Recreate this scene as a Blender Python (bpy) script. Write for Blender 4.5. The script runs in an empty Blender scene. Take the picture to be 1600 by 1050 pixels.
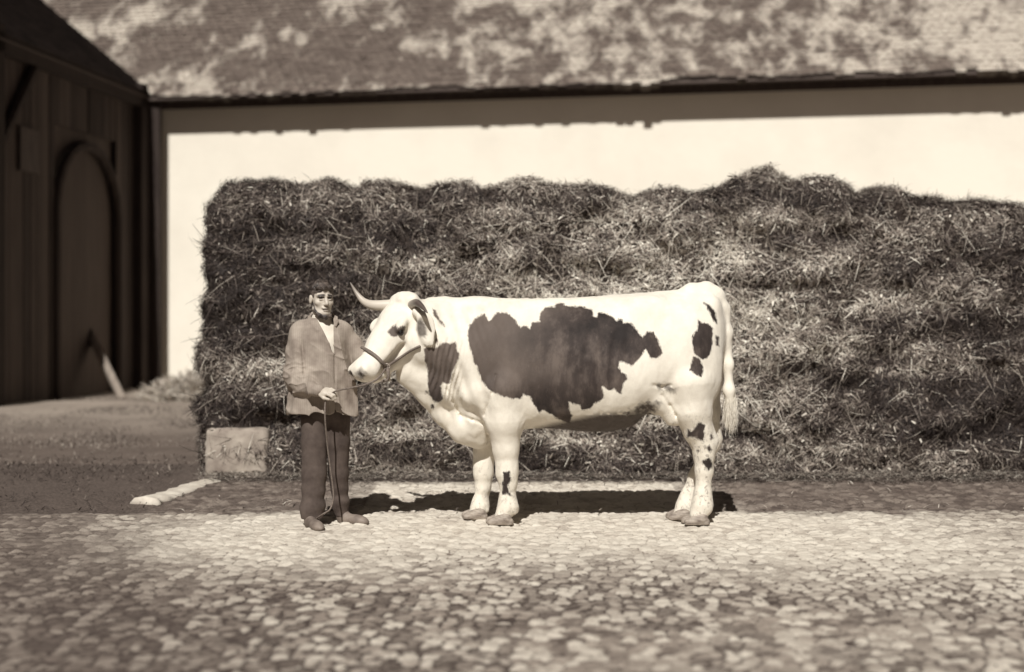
import bpy, math, random
import numpy as np
import openvdb
R = math.radians
rng = np.random.default_rng(7)
random.seed(7)
SC = bpy.context.scene
COL = SC.collection

# ------------------------------------------------------------------ camera
F = 2106.0; HOR = 500.0; EYE = 1.37; FOCUS = 9.0
cam_d = bpy.data.cameras.new('camera'); cam = bpy.data.objects.new('camera', cam_d); COL.objects.link(cam)
cam.location = (0, 0, EYE); cam.rotation_euler = (R(90), 0, 0)
cam_d.sensor_width = 36; cam_d.lens = 36 * F / 1600; cam_d.shift_y = -(525 - HOR) / 1600
cam_d.clip_start = 0.05; cam_d.clip_end = 600
cam_d.dof.use_dof = True; cam_d.dof.focus_distance = FOCUS; cam_d.dof.aperture_fstop = 0.85
SC.camera = cam
# ------------------------------------------------------------------ sky, sun, exposure
SUN_EL = R(46); SUN_AZ = R(9.5)      # sun behind the camera, a little to its left
W = bpy.data.worlds.new('World'); SC.world = W; W.use_nodes = True
nt = W.node_tree; bg = nt.nodes['Background']
sky = nt.nodes.new('ShaderNodeTexSky'); sky.sky_type = 'NISHITA'; sky.sun_disc = False
sky.sun_elevation = SUN_EL; sky.sun_rotation = R(180) + SUN_AZ
bw = nt.nodes.new('ShaderNodeRGBToBW'); nt.links.new(sky.outputs[0], bw.inputs[0])
tint = nt.nodes.new('ShaderNodeMix'); tint.data_type = 'RGBA'; tint.blend_type = 'MULTIPLY'; tint.inputs[0].default_value = 1
nt.links.new(bw.outputs[0], tint.inputs[6]); tint.inputs[7].default_value = (0.24, 0.21, 0.21, 1)
nt.links.new(tint.outputs[2], bg.inputs[0]); bg.inputs[1].default_value = 0.05
sd = bpy.data.lights.new('sun', 'SUN'); sun = bpy.data.objects.new('sun', sd); COL.objects.link(sun)
sd.energy = 4.8; sd.angle = R(0.6); sd.color = (1.0, 0.975, 0.93)
tosun = np.array([-math.sin(SUN_AZ) * math.cos(SUN_EL), -math.cos(SUN_AZ) * math.cos(SUN_EL), math.sin(SUN_EL)])
from mathutils import Vector
sun.rotation_euler = Vector(tosun).to_track_quat('Z', 'Y').to_euler(); sun.location = tuple(tosun * 40)
vs = SC.view_settings; SC.display_settings.display_device = 'sRGB'
vs.view_transform = 'Standard'; vs.look = 'None'; vs.gamma = 1; vs.exposure = 0.04; vs.use_curve_mapping = False
SC.cycles.use_denoising = True; SC.cycles.max_bounces = 5; SC.cycles.diffuse_bounces = 3

# ------------------------------------------------------------------ helpers
def P(px, py, Y): return np.array([(px - 800) / F * Y, Y, EYE - (py - HOR) / F * Y])
TAB = rng.random((64, 64, 64)).astype(np.float32)
def vn(x, y, z, s=0):
    x = np.asarray(x) + 13.7 * s + 640; y = np.asarray(y) + 7.3 * s + 640; z = np.asarray(z) + 3.1 * s + 640
    x, y, z = np.broadcast_arrays(x, y, z)
    xi = np.floor(x).astype(np.int64); yi = np.floor(y).astype(np.int64); zi = np.floor(z).astype(np.int64)
    u = x - xi; v = y - yi; w = z - zi
    u = u * u * (3 - 2 * u); v = v * v * (3 - 2 * v); w = w * w * (3 - 2 * w)
    x0, x1, y0, y1, z0, z1 = xi & 63, (xi + 1) & 63, yi & 63, (yi + 1) & 63, zi & 63, (zi + 1) & 63
    a = TAB[x0, y0, z0] * (1 - u) + TAB[x1, y0, z0] * u; b = TAB[x0, y1, z0] * (1 - u) + TAB[x1, y1, z0] * u
    c = TAB[x0, y0, z1] * (1 - u) + TAB[x1, y0, z1] * u; d = TAB[x0, y1, z1] * (1 - u) + TAB[x1, y1, z1] * u
    return ((a * (1 - v) + b * v) * (1 - w) + (c * (1 - v) + d * v) * w).astype(np.float32)
def fbm(x, y, z, s=0, o=3):
    r = 0; a = .5; t = 0
    for i in range(o):
        r = r + a * vn(x * 2 ** i, y * 2 ** i, z * 2 ** i, s + i); t += a; a *= .5
    return r / t
def sstep(a, b, x): t = np.clip((x - a) / (b - a), 0, 1); return t * t * (3 - 2 * t)

def raw_mesh(name, V, Fc, smooth=True, attrs=None):
    """V (n,3); Fc (m,4) or (m,3) array of quads / tris"""
    me = bpy.data.meshes.new(name)
    V = np.ascontiguousarray(V, dtype=np.float32); Fc = np.ascontiguousarray(Fc, dtype=np.int32)
    k = Fc.shape[1]
    me.vertices.add(len(V)); me.vertices.foreach_set('co', V.ravel())
    me.loops.add(Fc.size); me.loops.foreach_set('vertex_index', Fc.ravel())
    me.polygons.add(len(Fc)); me.polygons.foreach_set('loop_start', np.arange(0, Fc.size, k, dtype=np.int32))
    if smooth: me.polygons.foreach_set('use_smooth', np.ones(len(Fc), dtype=bool))
    me.update(calc_edges=True); me.validate()
    for an, av in (attrs or {}).items():
        at = me.attributes.new(an, 'FLOAT', 'POINT'); at.data.foreach_set('value', np.ascontiguousarray(av, dtype=np.float32))
    return me
def tag(o, label=None, cat=None, group=None, kind=None):
    if label: o['label'] = label
    if cat: o['category'] = cat
    if group: o['group'] = group
    if kind: o['kind'] = kind
    return o
def empty(name, loc, label, cat, group=None):
    o = bpy.data.objects.new(name, None); COL.objects.link(o); o.location = tuple(float(c) for c in loc); o.empty_display_size = .2
    return tag(o, label, cat, group)
def link(name, me, mat, parent=None, loc=None):
    """mesh given in world coordinates"""
    o = bpy.data.objects.new(name, me); COL.objects.link(o)
    if mat: me.materials.append(mat)
    if parent is not None:
        base = np.array(parent.location); pp = parent.parent
        while pp is not None: base = base + np.array(pp.location); pp = pp.parent
    elif loc is not None: base = np.array(loc); o.location = tuple(float(c) for c in base)
    else: return o
    n = len(me.vertices)
    if parent is not None: o.parent = parent
    co = np.empty(n * 3, np.float32); me.vertices.foreach_get('co', co)
    co = (co.reshape(-1, 3) - base.astype(np.float32)).ravel(); me.vertices.foreach_set('co', co); me.update()
    return o

class MB:            # plain mesh builder (boxes, tubes) with a per-vertex float 'shade'
    def __init__(s): s.v = []; s.f = []; s.a = []
    def box(s, c, half, rot=None, a=.5, taper=0):
        n = len(s.v); c = np.array(c, float)
        M = np.eye(3) if rot is None else rot
        for dx, dy, dz in ((-1,-1,-1),(1,-1,-1),(1,1,-1),(-1,1,-1),(-1,-1,1),(1,-1,1),(1,1,1),(-1,1,1)):
            s.v.append(c + M @ (np.array([dx, dy, dz]) * half)); s.a.append(a)
        for q in ((0,3,2,1),(4,5,6,7),(0,1,5,4),(1,2,6,5),(2,3,7,6),(3,0,4,7)): s.f.append([n + i for i in q])
    def tube(s, pts, rad, seg=8, a=.5, flat=1.0):
        pts = [np.array(p, float) for p in pts]; n0 = len(s.v); m = len(pts)
        rad = rad if hasattr(rad, '__len__') else [rad] * m
        up = None
        for i, p in enumerate(pts):
            t = pts[min(i + 1, m - 1)] - pts[max(i - 1, 0)]; t /= np.linalg.norm(t) + 1e-9
            if up is None:
                up = np.array([0, 0, 1.]) if abs(t[2]) < .9 else np.array([0, -1., 0])
            up = up - t * (up @ t); up /= np.linalg.norm(up); sd_ = np.cross(t, up)
            for k in range(seg):
                an = 2 * math.pi * k / seg
                s.v.append(p + (up * math.cos(an) + sd_ * math.sin(an) * flat) * rad[i]); s.a.append(a)
        for i in range(m - 1):
            for k in range(seg):
                k2 = (k + 1) % seg
                s.f.append([n0 + i * seg + k, n0 + i * seg + k2, n0 + (i + 1) * seg + k2, n0 + (i + 1) * seg + k])
        for i, fl in ((0, 1), (m - 1, 0)):
            c = len(s.v); s.v.append(pts[i]); s.a.append(a)
            for k in range(seg):
                q = [c, n0 + i * seg + (k + 1) % seg, n0 + i * seg + k]
                if not fl: q = [q[0], q[2], q[1]]
                s.f.append(q)
    def mesh(s, name, smooth=False):
        me = bpy.data.meshes.new(name); me.from_pydata([tuple(map(float, v)) for v in s.v], [], s.f); me.update()
        if smooth: me.polygons.foreach_set('use_smooth', np.ones(len(me.polygons), dtype=bool))
        at = me.attributes.new('shade', 'FLOAT', 'POINT'); at.data.foreach_set('value', np.array(s.a, np.float32))
        return me
def spline(pts, n=8):
    pts = [np.array(p, float) for p in pts]; out = []
    for i in range(len(pts) - 1):
        p0 = pts[max(i - 1, 0)]; p1 = pts[i]; p2 = pts[i + 1]; p3 = pts[min(i + 2, len(pts) - 1)]
        for j in range(n):
            t = j / n
            out.append(.5 * (2 * p1 + (p2 - p0) * t + (2 * p0 - 5 * p1 + 4 * p2 - p3) * t * t + (3 * p1 - p0 - 3 * p2 + p3) * t ** 3))
    out.append(pts[-1]); return out

# ------------------------------------------------------------------ voxel sculpting
def smin(a, b, k):
    if k <= 0: return np.minimum(a, b)
    h = np.maximum(k - np.abs(a - b), 0) / k
    return np.minimum(a, b) - h * h * k * .25
class Vox:
    def __init__(s, lo, hi, h):
        s.lo = np.array(lo, float); s.h = h
        s.n = np.ceil((np.array(hi) - s.lo) / h).astype(int) + 1
        s.d = np.full(s.n, 1.0, np.float32)
    def region(s, lo, hi):
        i0 = np.clip(np.floor((np.array(lo) - s.lo) / s.h).astype(int), 0, s.n); i1 = np.clip(np.ceil((np.array(hi) - s.lo) / s.h).astype(int) + 1, 0, s.n)
        sl = tuple(slice(a, b) for a, b in zip(i0, i1))
        g = [((np.arange(i0[i], i1[i]) * s.h + s.lo[i]).astype(np.float32)).reshape([-1 if j == i else 1 for j in range(3)]) for i in range(3)]
        return sl, g
    def put(s, fn, lo, hi, k, op):
        m = k + 3 * s.h
        sl, (X, Y, Z) = s.region(np.array(lo) - m, np.array(hi) + m)
        if 0 in s.d[sl].shape: return
        D = fn(X, Y, Z)
        if op == 'add': s.d[sl] = smin(s.d[sl], D, k)
        elif op == 'cut': s.d[sl] = -smin(-s.d[sl], D, k)
    def cone(s, a, b, ra, rb, k=.02, op='add'):
        a = np.array(a, float); b = np.array(b, float); ba = b - a; L2 = float(ba @ ba) + 1e-12
        def fn(X, Y, Z):
            t = np.clip(((X - a[0]) * ba[0] + (Y - a[1]) * ba[1] + (Z - a[2]) * ba[2]) / L2, 0, 1)
            return np.sqrt((X - a[0] - t * ba[0]) ** 2 + (Y - a[1] - t * ba[1]) ** 2 + (Z - a[2] - t * ba[2]) ** 2) - (ra + (rb - ra) * t)
        m = max(ra, rb); s.put(fn, np.minimum(a, b) - m, np.maximum(a, b) + m, k, op)
    def chain(s, pts, rad, k=.02, op='add'):
        for i in range(len(pts) - 1): s.cone(pts[i], pts[i + 1], rad[i], rad[i + 1], k, op)
    def ell(s, c, r, M=None, k=.02, op='add'):
        """ellipsoid: M rows are its axes"""
        c = np.array(c, float); M = np.eye(3) if M is None else np.array(M, float); r = np.array(r, float)
        def fn(X, Y, Z):
            x = X - c[0]; y = Y - c[1]; z = Z - c[2]
            q = 0; g = 0
            for i in range(3):
                t = (x * M[i][0] + y * M[i][1] + z * M[i][2]) / r[i]; q = q + t * t; g = g + (t / r[i]) ** 2
            q = np.sqrt(q); g = np.sqrt(g) + 1e-6
            return q * (q - 1) / g
        m = float(r.max()); s.put(fn, c - m, c + m, k, op)
    def mesh(s, name, disp=None, flip=False):
        if disp is not None:
            idx = np.where(np.abs(s.d) < .05)
            x = idx[0] * s.h + s.lo[0]; y = idx[1] * s.h + s.lo[1]; z = idx[2] * s.h + s.lo[2]
            s.d[idx] -= disp(x, y, z)
        D = np.clip(s.d, -3 * s.h, 3 * s.h).astype(np.float32)
        D[0] = D[-1] = 3 * s.h; D[:, 0] = D[:, -1] = 3 * s.h; D[:, :, 0] = D[:, :, -1] = 3 * s.h
        g = openvdb.FloatGrid(3 * s.h); g.copyFromArray(D)
        pts, quads = g.convertToQuads(0.0)
        V = pts * s.h + s.lo
        q = np.array(quads)[:, ::1]
        a, b, c = V[q[:, 0]], V[q[:, 1]], V[q[:, 2]]
        vol = np.einsum('ij,ij->i', a - V.mean(0), np.cross(b - a, c - a)).sum()
        if vol < 0: q = q[:, ::-1]
        return V, q
def normals(V, q):
    n = np.zeros_like(V); fn = np.cross(V[q[:, 2]] - V[q[:, 0]], V[q[:, 3]] - V[q[:, 1]])
    for i in range(4): np.add.at(n, q[:, i], fn)
    return n / (np.linalg.norm(n, axis=1, keepdims=True) + 1e-12)
def polysd(px, py, poly):
    """signed distance, positive inside"""
    poly = np.array(poly, float); d = np.full(px.shape, 1e9); ins = np.zeros(px.shape, bool)
    for i in range(len(poly)):
        x0, y0 = poly[i]; x1, y1 = poly[(i + 1) % len(poly)]
        ex, ey = x1 - x0, y1 - y0; t = np.clip(((px - x0) * ex + (py - y0) * ey) / (ex * ex + ey * ey + 1e-9), 0, 1)
        d = np.minimum(d, np.hypot(px - x0 - t * ex, py - y0 - t * ey))
        c = (y0 > py) != (y1 > py)
        with np.errstate(divide='ignore', invalid='ignore'):
            c &= px < (x1 - x0) * (py - y0) / (y1 - y0 + 1e-12) + x0
        ins ^= c
    return np.where(ins, d, -d)

# ------------------------------------------------------------------ materials
def sep(L):
    """reflectance L (0..1) in the brown-black tones of the print"""
    t = min(1, max(0, L / .8)) ** .45
    return (L, L * (.66 + .27 * t), L * (.62 + .18 * t ** 2), 1)
class Mat:
    def __init__(s, name, L=.3, rough=.85, spec=.3):
        s.m = bpy.data.materials.new(name); s.m.use_nodes = True; s.t = s.m.node_tree; s.b = s.t.nodes['Principled BSDF']
        s.b.inputs['Base Color'].default_value = sep(L) if not isinstance(L, tuple) else L
        s.b.inputs['Roughness'].default_value = rough; s.b.inputs['Specular IOR Level'].default_value = spec
    def n(s, ty, **kw):
        x = s.t.nodes.new('ShaderNode' + ty)
        for k, v in kw.items(): setattr(x, k, v)
        return x
    def l(s, a, b): s.t.links.new(a, b)
    def attr(s, name): x = s.n('Attribute', attribute_name=name); return x.outputs['Fac']
    def pos(s, scale=(1, 1, 1)):
        g = s.n('NewGeometry'); m = s.n('Mapping'); m.inputs['Scale'].default_value = scale; s.l(g.outputs['Position'], m.inputs[0]); return m.outputs[0]
    def obj(s, scale=(1, 1, 1)):
        g = s.n('TexCoord'); m = s.n('Mapping'); m.inputs['Scale'].default_value = scale; s.l(g.outputs['Object'], m.inputs[0]); return m.outputs[0]
    def noise(s, vec, sc=5, det=4, rough=.6, dist=0):
        x = s.n('TexNoise'); x.inputs['Scale'].default_value = sc; x.inputs['Detail'].default_value = det
        x.inputs['Roughness'].default_value = rough; x.inputs['Distortion'].default_value = dist; s.l(vec, x.inputs['Vector']); return x.outputs[0]
    def ramp(s, fac, stops):
        x = s.n('ValToRGB'); e = x.color_ramp.elements
        while len(e) < len(stops): e.new(.5)
        for i, (p, L) in enumerate(stops): e[i].position = p; e[i].color = sep(L) if not isinstance(L, tuple) else L
        s.l(fac, x.inputs[0]); return x.outputs[0]
    def gray(s, fac, stops): return s.ramp(fac, [(p, (L, L, L, 1)) for p, L in stops])
    def math(s, op, a, b=None, c=None, clamp=False):
        x = s.n('Math', operation=op, use_clamp=clamp)
        for i, v in enumerate((a, b, c)):
            if v is None: continue
            if isinstance(v, (int, float)): x.inputs[i].default_value = v
            else: s.l(v, x.inputs[i])
        return x.outputs[0]
    def mix(s, fac, a, b, mode='MIX'):
        x = s.n('Mix', data_type='RGBA', blend_type=mode)
        for sock, v in ((x.inputs[0], fac), (x.inputs[6], a), (x.inputs[7], b)):
            if isinstance(v, float): sock.default_value = v if sock is x.inputs[0] else sep(v)
            elif isinstance(v, tuple): sock.default_value = v
            else: s.l(v, sock)
        return x.outputs[2]
    def color(s, c): s.l(c, s.b.inputs['Base Color']); return s
    def bump(s, h, st=.3, dist=.01):
        x = s.n('Bump'); x.inputs['Strength'].default_value = st; x.inputs['Distance'].default_value = dist
        s.l(h, x.inputs['Height']); s.l(x.outputs[0], s.b.inputs['Normal']); return s

def m_noise(name, a, b, sc=6, rough=.85, bump=.3, bd=.01, scale=(1, 1, 1), spec=.25, det=5, lo=.3, hi=.7, bsc=None):
    m = Mat(name, .3, rough, spec); v = m.obj(scale); n = m.noise(v, sc, det); m.color(m.ramp(n, [(lo, a), (hi, b)]))
    n2 = n if bsc is None else m.noise(v, bsc, 3)
    if bump: m.bump(n2, bump, bd)
    return m.m

# ================================================================== THE YARD
def gutter(X, Y):
    d = np.exp(-((Y - 9.85) / .28) ** 2)
    return -.022 * d + .04 * sstep(10.2, 12.0, Y)
def cobbles():
    h = .016
    xs = np.arange(-6.0, 6.0 + h, h); ys = np.arange(3.2, 12.6, h)
    X, Y = np.meshgrid(xs, ys, indexing='ij')
    wx = X + .03 * (vn(X * 4, Y * 4, 0 * X, 3) - .5); wy = Y + .03 * (vn(X * 4, Y * 4, 0 * X, 9) - .5)
    c = .076
    gx = np.floor(wx / c).astype(int); gy = np.floor(wy / c).astype(int)
    r2 = np.random.default_rng(3); JT = r2.random((256, 256, 4)).astype(np.float32)
    F1 = np.full(X.shape, 9., np.float32); F2 = F1.copy(); ID = np.zeros(X.shape, np.float32); TX = ID.copy(); TY = ID.copy(); DX = ID.copy(); DY = ID.copy()
    for i in (-1, 0, 1):
        for j in (-1, 0, 1):
            a = gx + i; b = gy + j; J = JT[a & 255, b & 255]
            qx = (a + .04 + .92 * J[..., 0]) * c; qy = (b + .04 + .92 * J[..., 1]) * c
            dx = wx - qx; dy = wy - qy; d = np.sqrt(dx * dx + dy * dy).astype(np.float32)
            near = d < F1
            F2 = np.where(near, F1, np.minimum(F2, d)); ID = np.where(near, J[..., 2], ID); TX = np.where(near, J[..., 3], TX)
            DX = np.where(near, dx, DX); DY = np.where(near, dy, DY); F1 = np.where(near, d, F1)
    e = (F2 - F1) / c
    dome = sstep(0.0, .38, e)
    z = .013 * dome + .007 * (ID - .5) * dome + (DX * (TX - .5) + DY * (ID - .5)) * .22 * dome + .006 * (fbm(X * 14, Y * 14, 0 * X, 12) - .5) + .004 * (fbm(X * 30, Y * 30, 0 * X, 2) - .5)
    z = z + .03 * (fbm(X * .9, Y * .9, 0 * X, 5) - .5) + gutter(X, Y)
    n = X.shape; idx = np.arange(X.size).reshape(n)
    q = np.stack([idx[:-1, :-1], idx[1:, :-1], idx[1:, 1:], idx[:-1, 1:]], -1).reshape(-1, 4)
    # earth and dung litter along the heap and far left; near left is painted falloff
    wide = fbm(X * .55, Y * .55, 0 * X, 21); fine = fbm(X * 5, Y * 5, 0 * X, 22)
    left = np.maximum(sstep(-2.3, -3.4, X + .35 * (wide - .5)) * .75, sstep(.25, -1.0, X + 1.15 + .42 * (Y - 6.4) + .9 * (wide - .5)) * .85)  # near-left paving darkened, painting in the corner's light falloff
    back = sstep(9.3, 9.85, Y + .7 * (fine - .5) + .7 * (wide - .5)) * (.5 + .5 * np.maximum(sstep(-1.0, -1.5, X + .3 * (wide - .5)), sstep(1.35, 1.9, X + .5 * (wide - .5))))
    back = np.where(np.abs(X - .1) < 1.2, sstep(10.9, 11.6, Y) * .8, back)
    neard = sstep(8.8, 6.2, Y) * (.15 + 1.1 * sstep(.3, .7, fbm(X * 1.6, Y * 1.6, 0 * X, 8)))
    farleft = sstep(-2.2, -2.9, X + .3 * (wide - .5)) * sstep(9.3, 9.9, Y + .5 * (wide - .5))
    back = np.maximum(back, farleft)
    soil_shade = np.clip(np.maximum(left, back) + (fine - .5) * .35, 0, 1)
    paleness = np.clip(sstep(6.3, 8.3, Y + 1.4 * (wide - .5)) * (1 - .9 * sstep(1.9, 3.3, np.abs(X - .35) + 1.2 * (wide - .5))) + .45 * (fbm(X * 2.2, Y * 2.2, 0 * X, 19) - .5) + .35 * (fine - .5) + .12 * sstep(-.5, 1.5, X), 0, 1)  # paler stones around the feet, darker out to both sides
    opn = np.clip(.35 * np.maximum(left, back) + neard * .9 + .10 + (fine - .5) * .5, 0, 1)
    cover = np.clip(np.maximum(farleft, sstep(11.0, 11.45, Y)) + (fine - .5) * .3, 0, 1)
    z = z - (.017 * dome + .01) * cover * .8
    V = np.stack([X, Y, z], -1).reshape(-1, 3)
    me = raw_mesh('cobbles', V, q, True, {'joint': e.ravel(), 'stone': ID.ravel(), 'soil_shade': soil_shade.ravel(), 'open': opn.ravel(), 'paleness': paleness.ravel(), 'cover': cover.ravel()})
    m = Mat('cobblestone', .5, .9, .2); ps = m.pos()
    fine_n = m.noise(ps, 60, 4); st = m.attr('stone'); jt = m.attr('joint'); so = m.attr('soil_shade')
    gr = m.noise(ps, 22, 6, .7); mixv = m.math('ADD', m.math('MULTIPLY', st, .5), m.math('ADD', m.math('MULTIPLY', fine_n, .25), m.math('MULTIPLY', gr, .45)))
    base = m.mix(m.attr('paleness'), m.ramp(mixv, [(.3, .09), (.6, .30), (.9, .60)]), m.ramp(mixv, [(.25, .36), (.5, .58), (.95, .72)]))
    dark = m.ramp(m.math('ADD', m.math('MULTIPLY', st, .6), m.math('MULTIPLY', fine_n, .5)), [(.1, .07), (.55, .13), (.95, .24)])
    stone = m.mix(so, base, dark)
    # joint: wide where the open mask is high, paler where the stones are
    th = m.math('ADD', m.math('MULTIPLY', m.attr('open'), .17), .015)
    jn = m.math('SUBTRACT', m.math('ADD', jt, m.math('MULTIPLY', m.math('SUBTRACT', m.noise(ps, 26, 6, .75), .5), .75)), th)
    k = m.gray(m.math('MULTIPLY_ADD', jn, 7.0, .5), [(.15, 0), (.85, 1)])
    jc = m.mix(m.attr('paleness'), .07, .22)
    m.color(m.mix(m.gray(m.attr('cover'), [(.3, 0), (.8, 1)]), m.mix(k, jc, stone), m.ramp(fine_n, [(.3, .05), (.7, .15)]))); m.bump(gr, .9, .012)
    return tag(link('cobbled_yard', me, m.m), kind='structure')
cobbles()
def ground():
    ys = np.concatenate([np.linspace(-200, -10, 12), np.linspace(-5, 3.1, 12), np.arange(3.3, 12.6, .3), np.arange(12.6, 30, .15), np.linspace(31, 60, 20), np.linspace(70, 400, 12)])
    xs = np.concatenate([np.linspace(-300, -30, 12), np.linspace(-25, -12, 10), np.arange(-11.6, 12, .15), np.linspace(13, 30, 10), np.linspace(40, 300, 12)])
    X, Y = np.meshgrid(xs, ys, indexing='ij')
    z = gutter(X, Y) + .02 * (fbm(X * .9, Y * .9, 0 * X, 5) - .5) + .10 * (fbm(X * .5, Y * .5, 0 * X, 31) - .5) * sstep(12, 14, Y)
    ins = (X > -5.9) & (X < 5.9) & (Y > 3.25) & (Y < 12.5)
    z = np.where(ins, z - .09, z + .002)
    n = X.shape; idx = np.arange(X.size).reshape(n)
    q = np.stack([idx[:-1, :-1], idx[1:, :-1], idx[1:, 1:], idx[:-1, 1:]], -1).reshape(-1, 4)
    me = raw_mesh('ground', np.stack([X, Y, z], -1).reshape(-1, 3), q)
    m = Mat('earth', .12, .95, .1); ps = m.pos()
    n1 = m.noise(ps, .8, 5); n2 = m.noise(ps, 14, 5)
    a = m.ramp(n1, [(.35, .05), (.65, .14)]); yy = m.n('SeparateXYZ'); m.l(ps, yy.inputs[0]); far = m.math('MULTIPLY_ADD', yy.outputs[1], .22, -3.2, clamp=True); m.color(m.mix(m.math('MULTIPLY', far, m.math('MULTIPLY_ADD', n1, 1.2, .2, clamp=True)), m.mix(n2, a, .17), .34)); m.bump(n2, .6, .04)  # ground beyond the heap made paler to bounce light onto the wall
    tag(link('ground', me, m.m), kind='structure')
ground()

# ================================================================== THE LONG WHITEWASHED BUILDING
A = np.array([-6.97, 26.0]); B = np.array([8.78, 23.1])         # foot line of the eave edge
dv = (B - A) / np.linalg.norm(B - A); nv = np.array([-dv[1], dv[0]])   # nv points away from the camera
EH = 5.63
def wv(s, t, z): p = A + dv * s + nv * t; return np.array([p[0], p[1], z])
MW = np.array([[dv[0], nv[0], 0], [dv[1], nv[1], 0], [0, 0, 1]])        # columns: along, away, up
LEN = 26.0
OV = .58
bld = empty('farm_building', wv(8, OV, 0), 'long whitewashed farm building with a lichen-spotted tiled roof behind the heap', 'building')
mw = Mat('whitewash', .85, .9, .15); v = mw.obj()
mw.color(mw.mix(mw.gray(mw.noise(v, .7, 6), [(.42, 0.0), (.78, .4)]), .84, .60)); mw.bump(mw.noise(v, 9, 5), .25, .02)
b = MB(); 
c = wv(LEN / 2 - 4, OV + .25, EH / 2 + .2); b.box(c, (LEN / 2 + 4, .25, EH / 2 + .2), MW)
link('wall', b.mesh('wall'), mw.m, bld)
# tiled roof: every tile a little tongue, courses overlapping
SL = R(44); cs, sn = math.cos(SL), math.sin(SL)
def tiles():
    V = []; Fq = []; a = []
    rt = np.random.default_rng(11); cw = .17; ch = .155
    for r in range(40):
        n = int(LEN / cw) + 6; off = (r % 2) * cw / 2 - .4
        sag = 0
        for i in range(-40, n):
            s0 = i * cw + off + rt.normal(0, .004); w = cw * .97
            t0 = r * ch + rt.normal(0, .006) + ((.20 * (vn(s0 * 1.1, 3, 1, 4) - .5) + .10 * (vn(s0 * 3.5, 5, 1, 4) - .5) + rt.normal(0, .025)) if r == 0 else 0); t1 = t0 + ch * 1.9
            wob = .05 * (vn(s0 * .5, r * .1, 0, 4) - .5) + (.02 * (vn(s0 * 1.3, 0, 1, 4) - .5) if r == 0 else .02 * (vn(s0 * 2.1, r * .5, 1, 4) - .5))
            if r == 0: wob += .02 * rt.random()
            th_ = .13 if r == 0 else .034; l0 = .036 + rt.normal(0, .004); sh = rt.random()  # first course made thick to widen the dark band at the eave
            base = len(V)
            for u, tt, hh in ((0, t0 + .008, l0), (.5, t0, l0 + .004), (1, t0 + .008, l0), (0, t1, .004), (.5, t1, .012), (1, t1, .004)):
                V.append(wv(s0 + u * w, tt * cs - hh * sn, EH + tt * sn + hh * cs + wob)); a.append(sh)
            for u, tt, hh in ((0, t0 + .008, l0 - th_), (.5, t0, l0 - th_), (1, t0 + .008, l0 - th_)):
                V.append(wv(s0 + u * w, tt * cs - hh * sn, EH + tt * sn + hh * cs + wob)); a.append(-1.)  # butt faces painted dark as shadow lines between the courses
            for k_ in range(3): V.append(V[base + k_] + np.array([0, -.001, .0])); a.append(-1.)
            Fq += [(base, base + 1, base + 4, base + 3), (base + 1, base + 2, base + 5, base + 4), (base + 6, base + 7, base + 10, base + 9), (base + 7, base + 8, base + 11, base + 10)]
    return raw_mesh('roof', np.array(V), np.array(Fq), False, {'shade': np.array(a)})
mr = Mat('old_tile', .3, .9, .15); v = mr.obj((1, 1, 1))
big = mr.noise(v, .5, 2, .5, .2); pat = mr.noise(mr.obj((1.3, .75, .75)), 1.9, 6, .68, .3)
rx = mr.n('SeparateXYZ'); mr.l(v, rx.inputs[0])  # lichen thins leftward, painting the roof's edge darkening into its colour
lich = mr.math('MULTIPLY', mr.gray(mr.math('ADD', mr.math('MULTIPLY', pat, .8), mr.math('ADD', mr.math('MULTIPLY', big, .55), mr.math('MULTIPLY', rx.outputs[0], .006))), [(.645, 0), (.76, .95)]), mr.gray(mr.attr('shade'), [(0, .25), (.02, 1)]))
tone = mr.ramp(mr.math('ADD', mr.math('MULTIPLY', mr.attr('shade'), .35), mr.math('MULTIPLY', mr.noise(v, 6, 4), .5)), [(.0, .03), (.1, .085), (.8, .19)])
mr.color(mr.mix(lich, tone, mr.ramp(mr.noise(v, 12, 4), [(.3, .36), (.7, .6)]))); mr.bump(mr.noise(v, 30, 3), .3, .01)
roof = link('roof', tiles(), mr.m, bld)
mt = m_noise('shaded_timber_old', .05, .09, 5, .85, .3, .01, (6, 6, .6))
b = MB()          # boards under the tiles
rot = MW @ np.array([[1, 0, 0], [0, cs, -sn], [0, sn, cs]])
b.box(wv(LEN / 2 - 4, 3.1 * cs + .02, EH + 3.1 * sn - .03), (LEN / 2 + 4, 3.1, .02), rot)
link('roof_boarding', b.mesh('roof_boarding'), mt, bld)
b = MB(); b.box(wv(LEN / 2, .30, EH + .0), (LEN / 2, .02, .16), MW); link('eave_board', b.mesh('eave_board'), mt, bld)
for i in range(27):
    b = MB(); b.box(wv(i * .93 + .3, .40, EH + .22), (.055, .30, .06), MW @ np.array([[1, 0, 0], [0, cs * 1.0, -sn], [0, sn, cs]])); link('rafter', b.mesh('rafter'), mt, bld)
b = MB(); b.box(wv(LEN / 2 - .5, OV + .24 + 6, 2.8), (LEN / 2 + .45, .15, 2.8), MW); link('rear_wall', b.mesh('rear_wall'), mw.m, bld)

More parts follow.
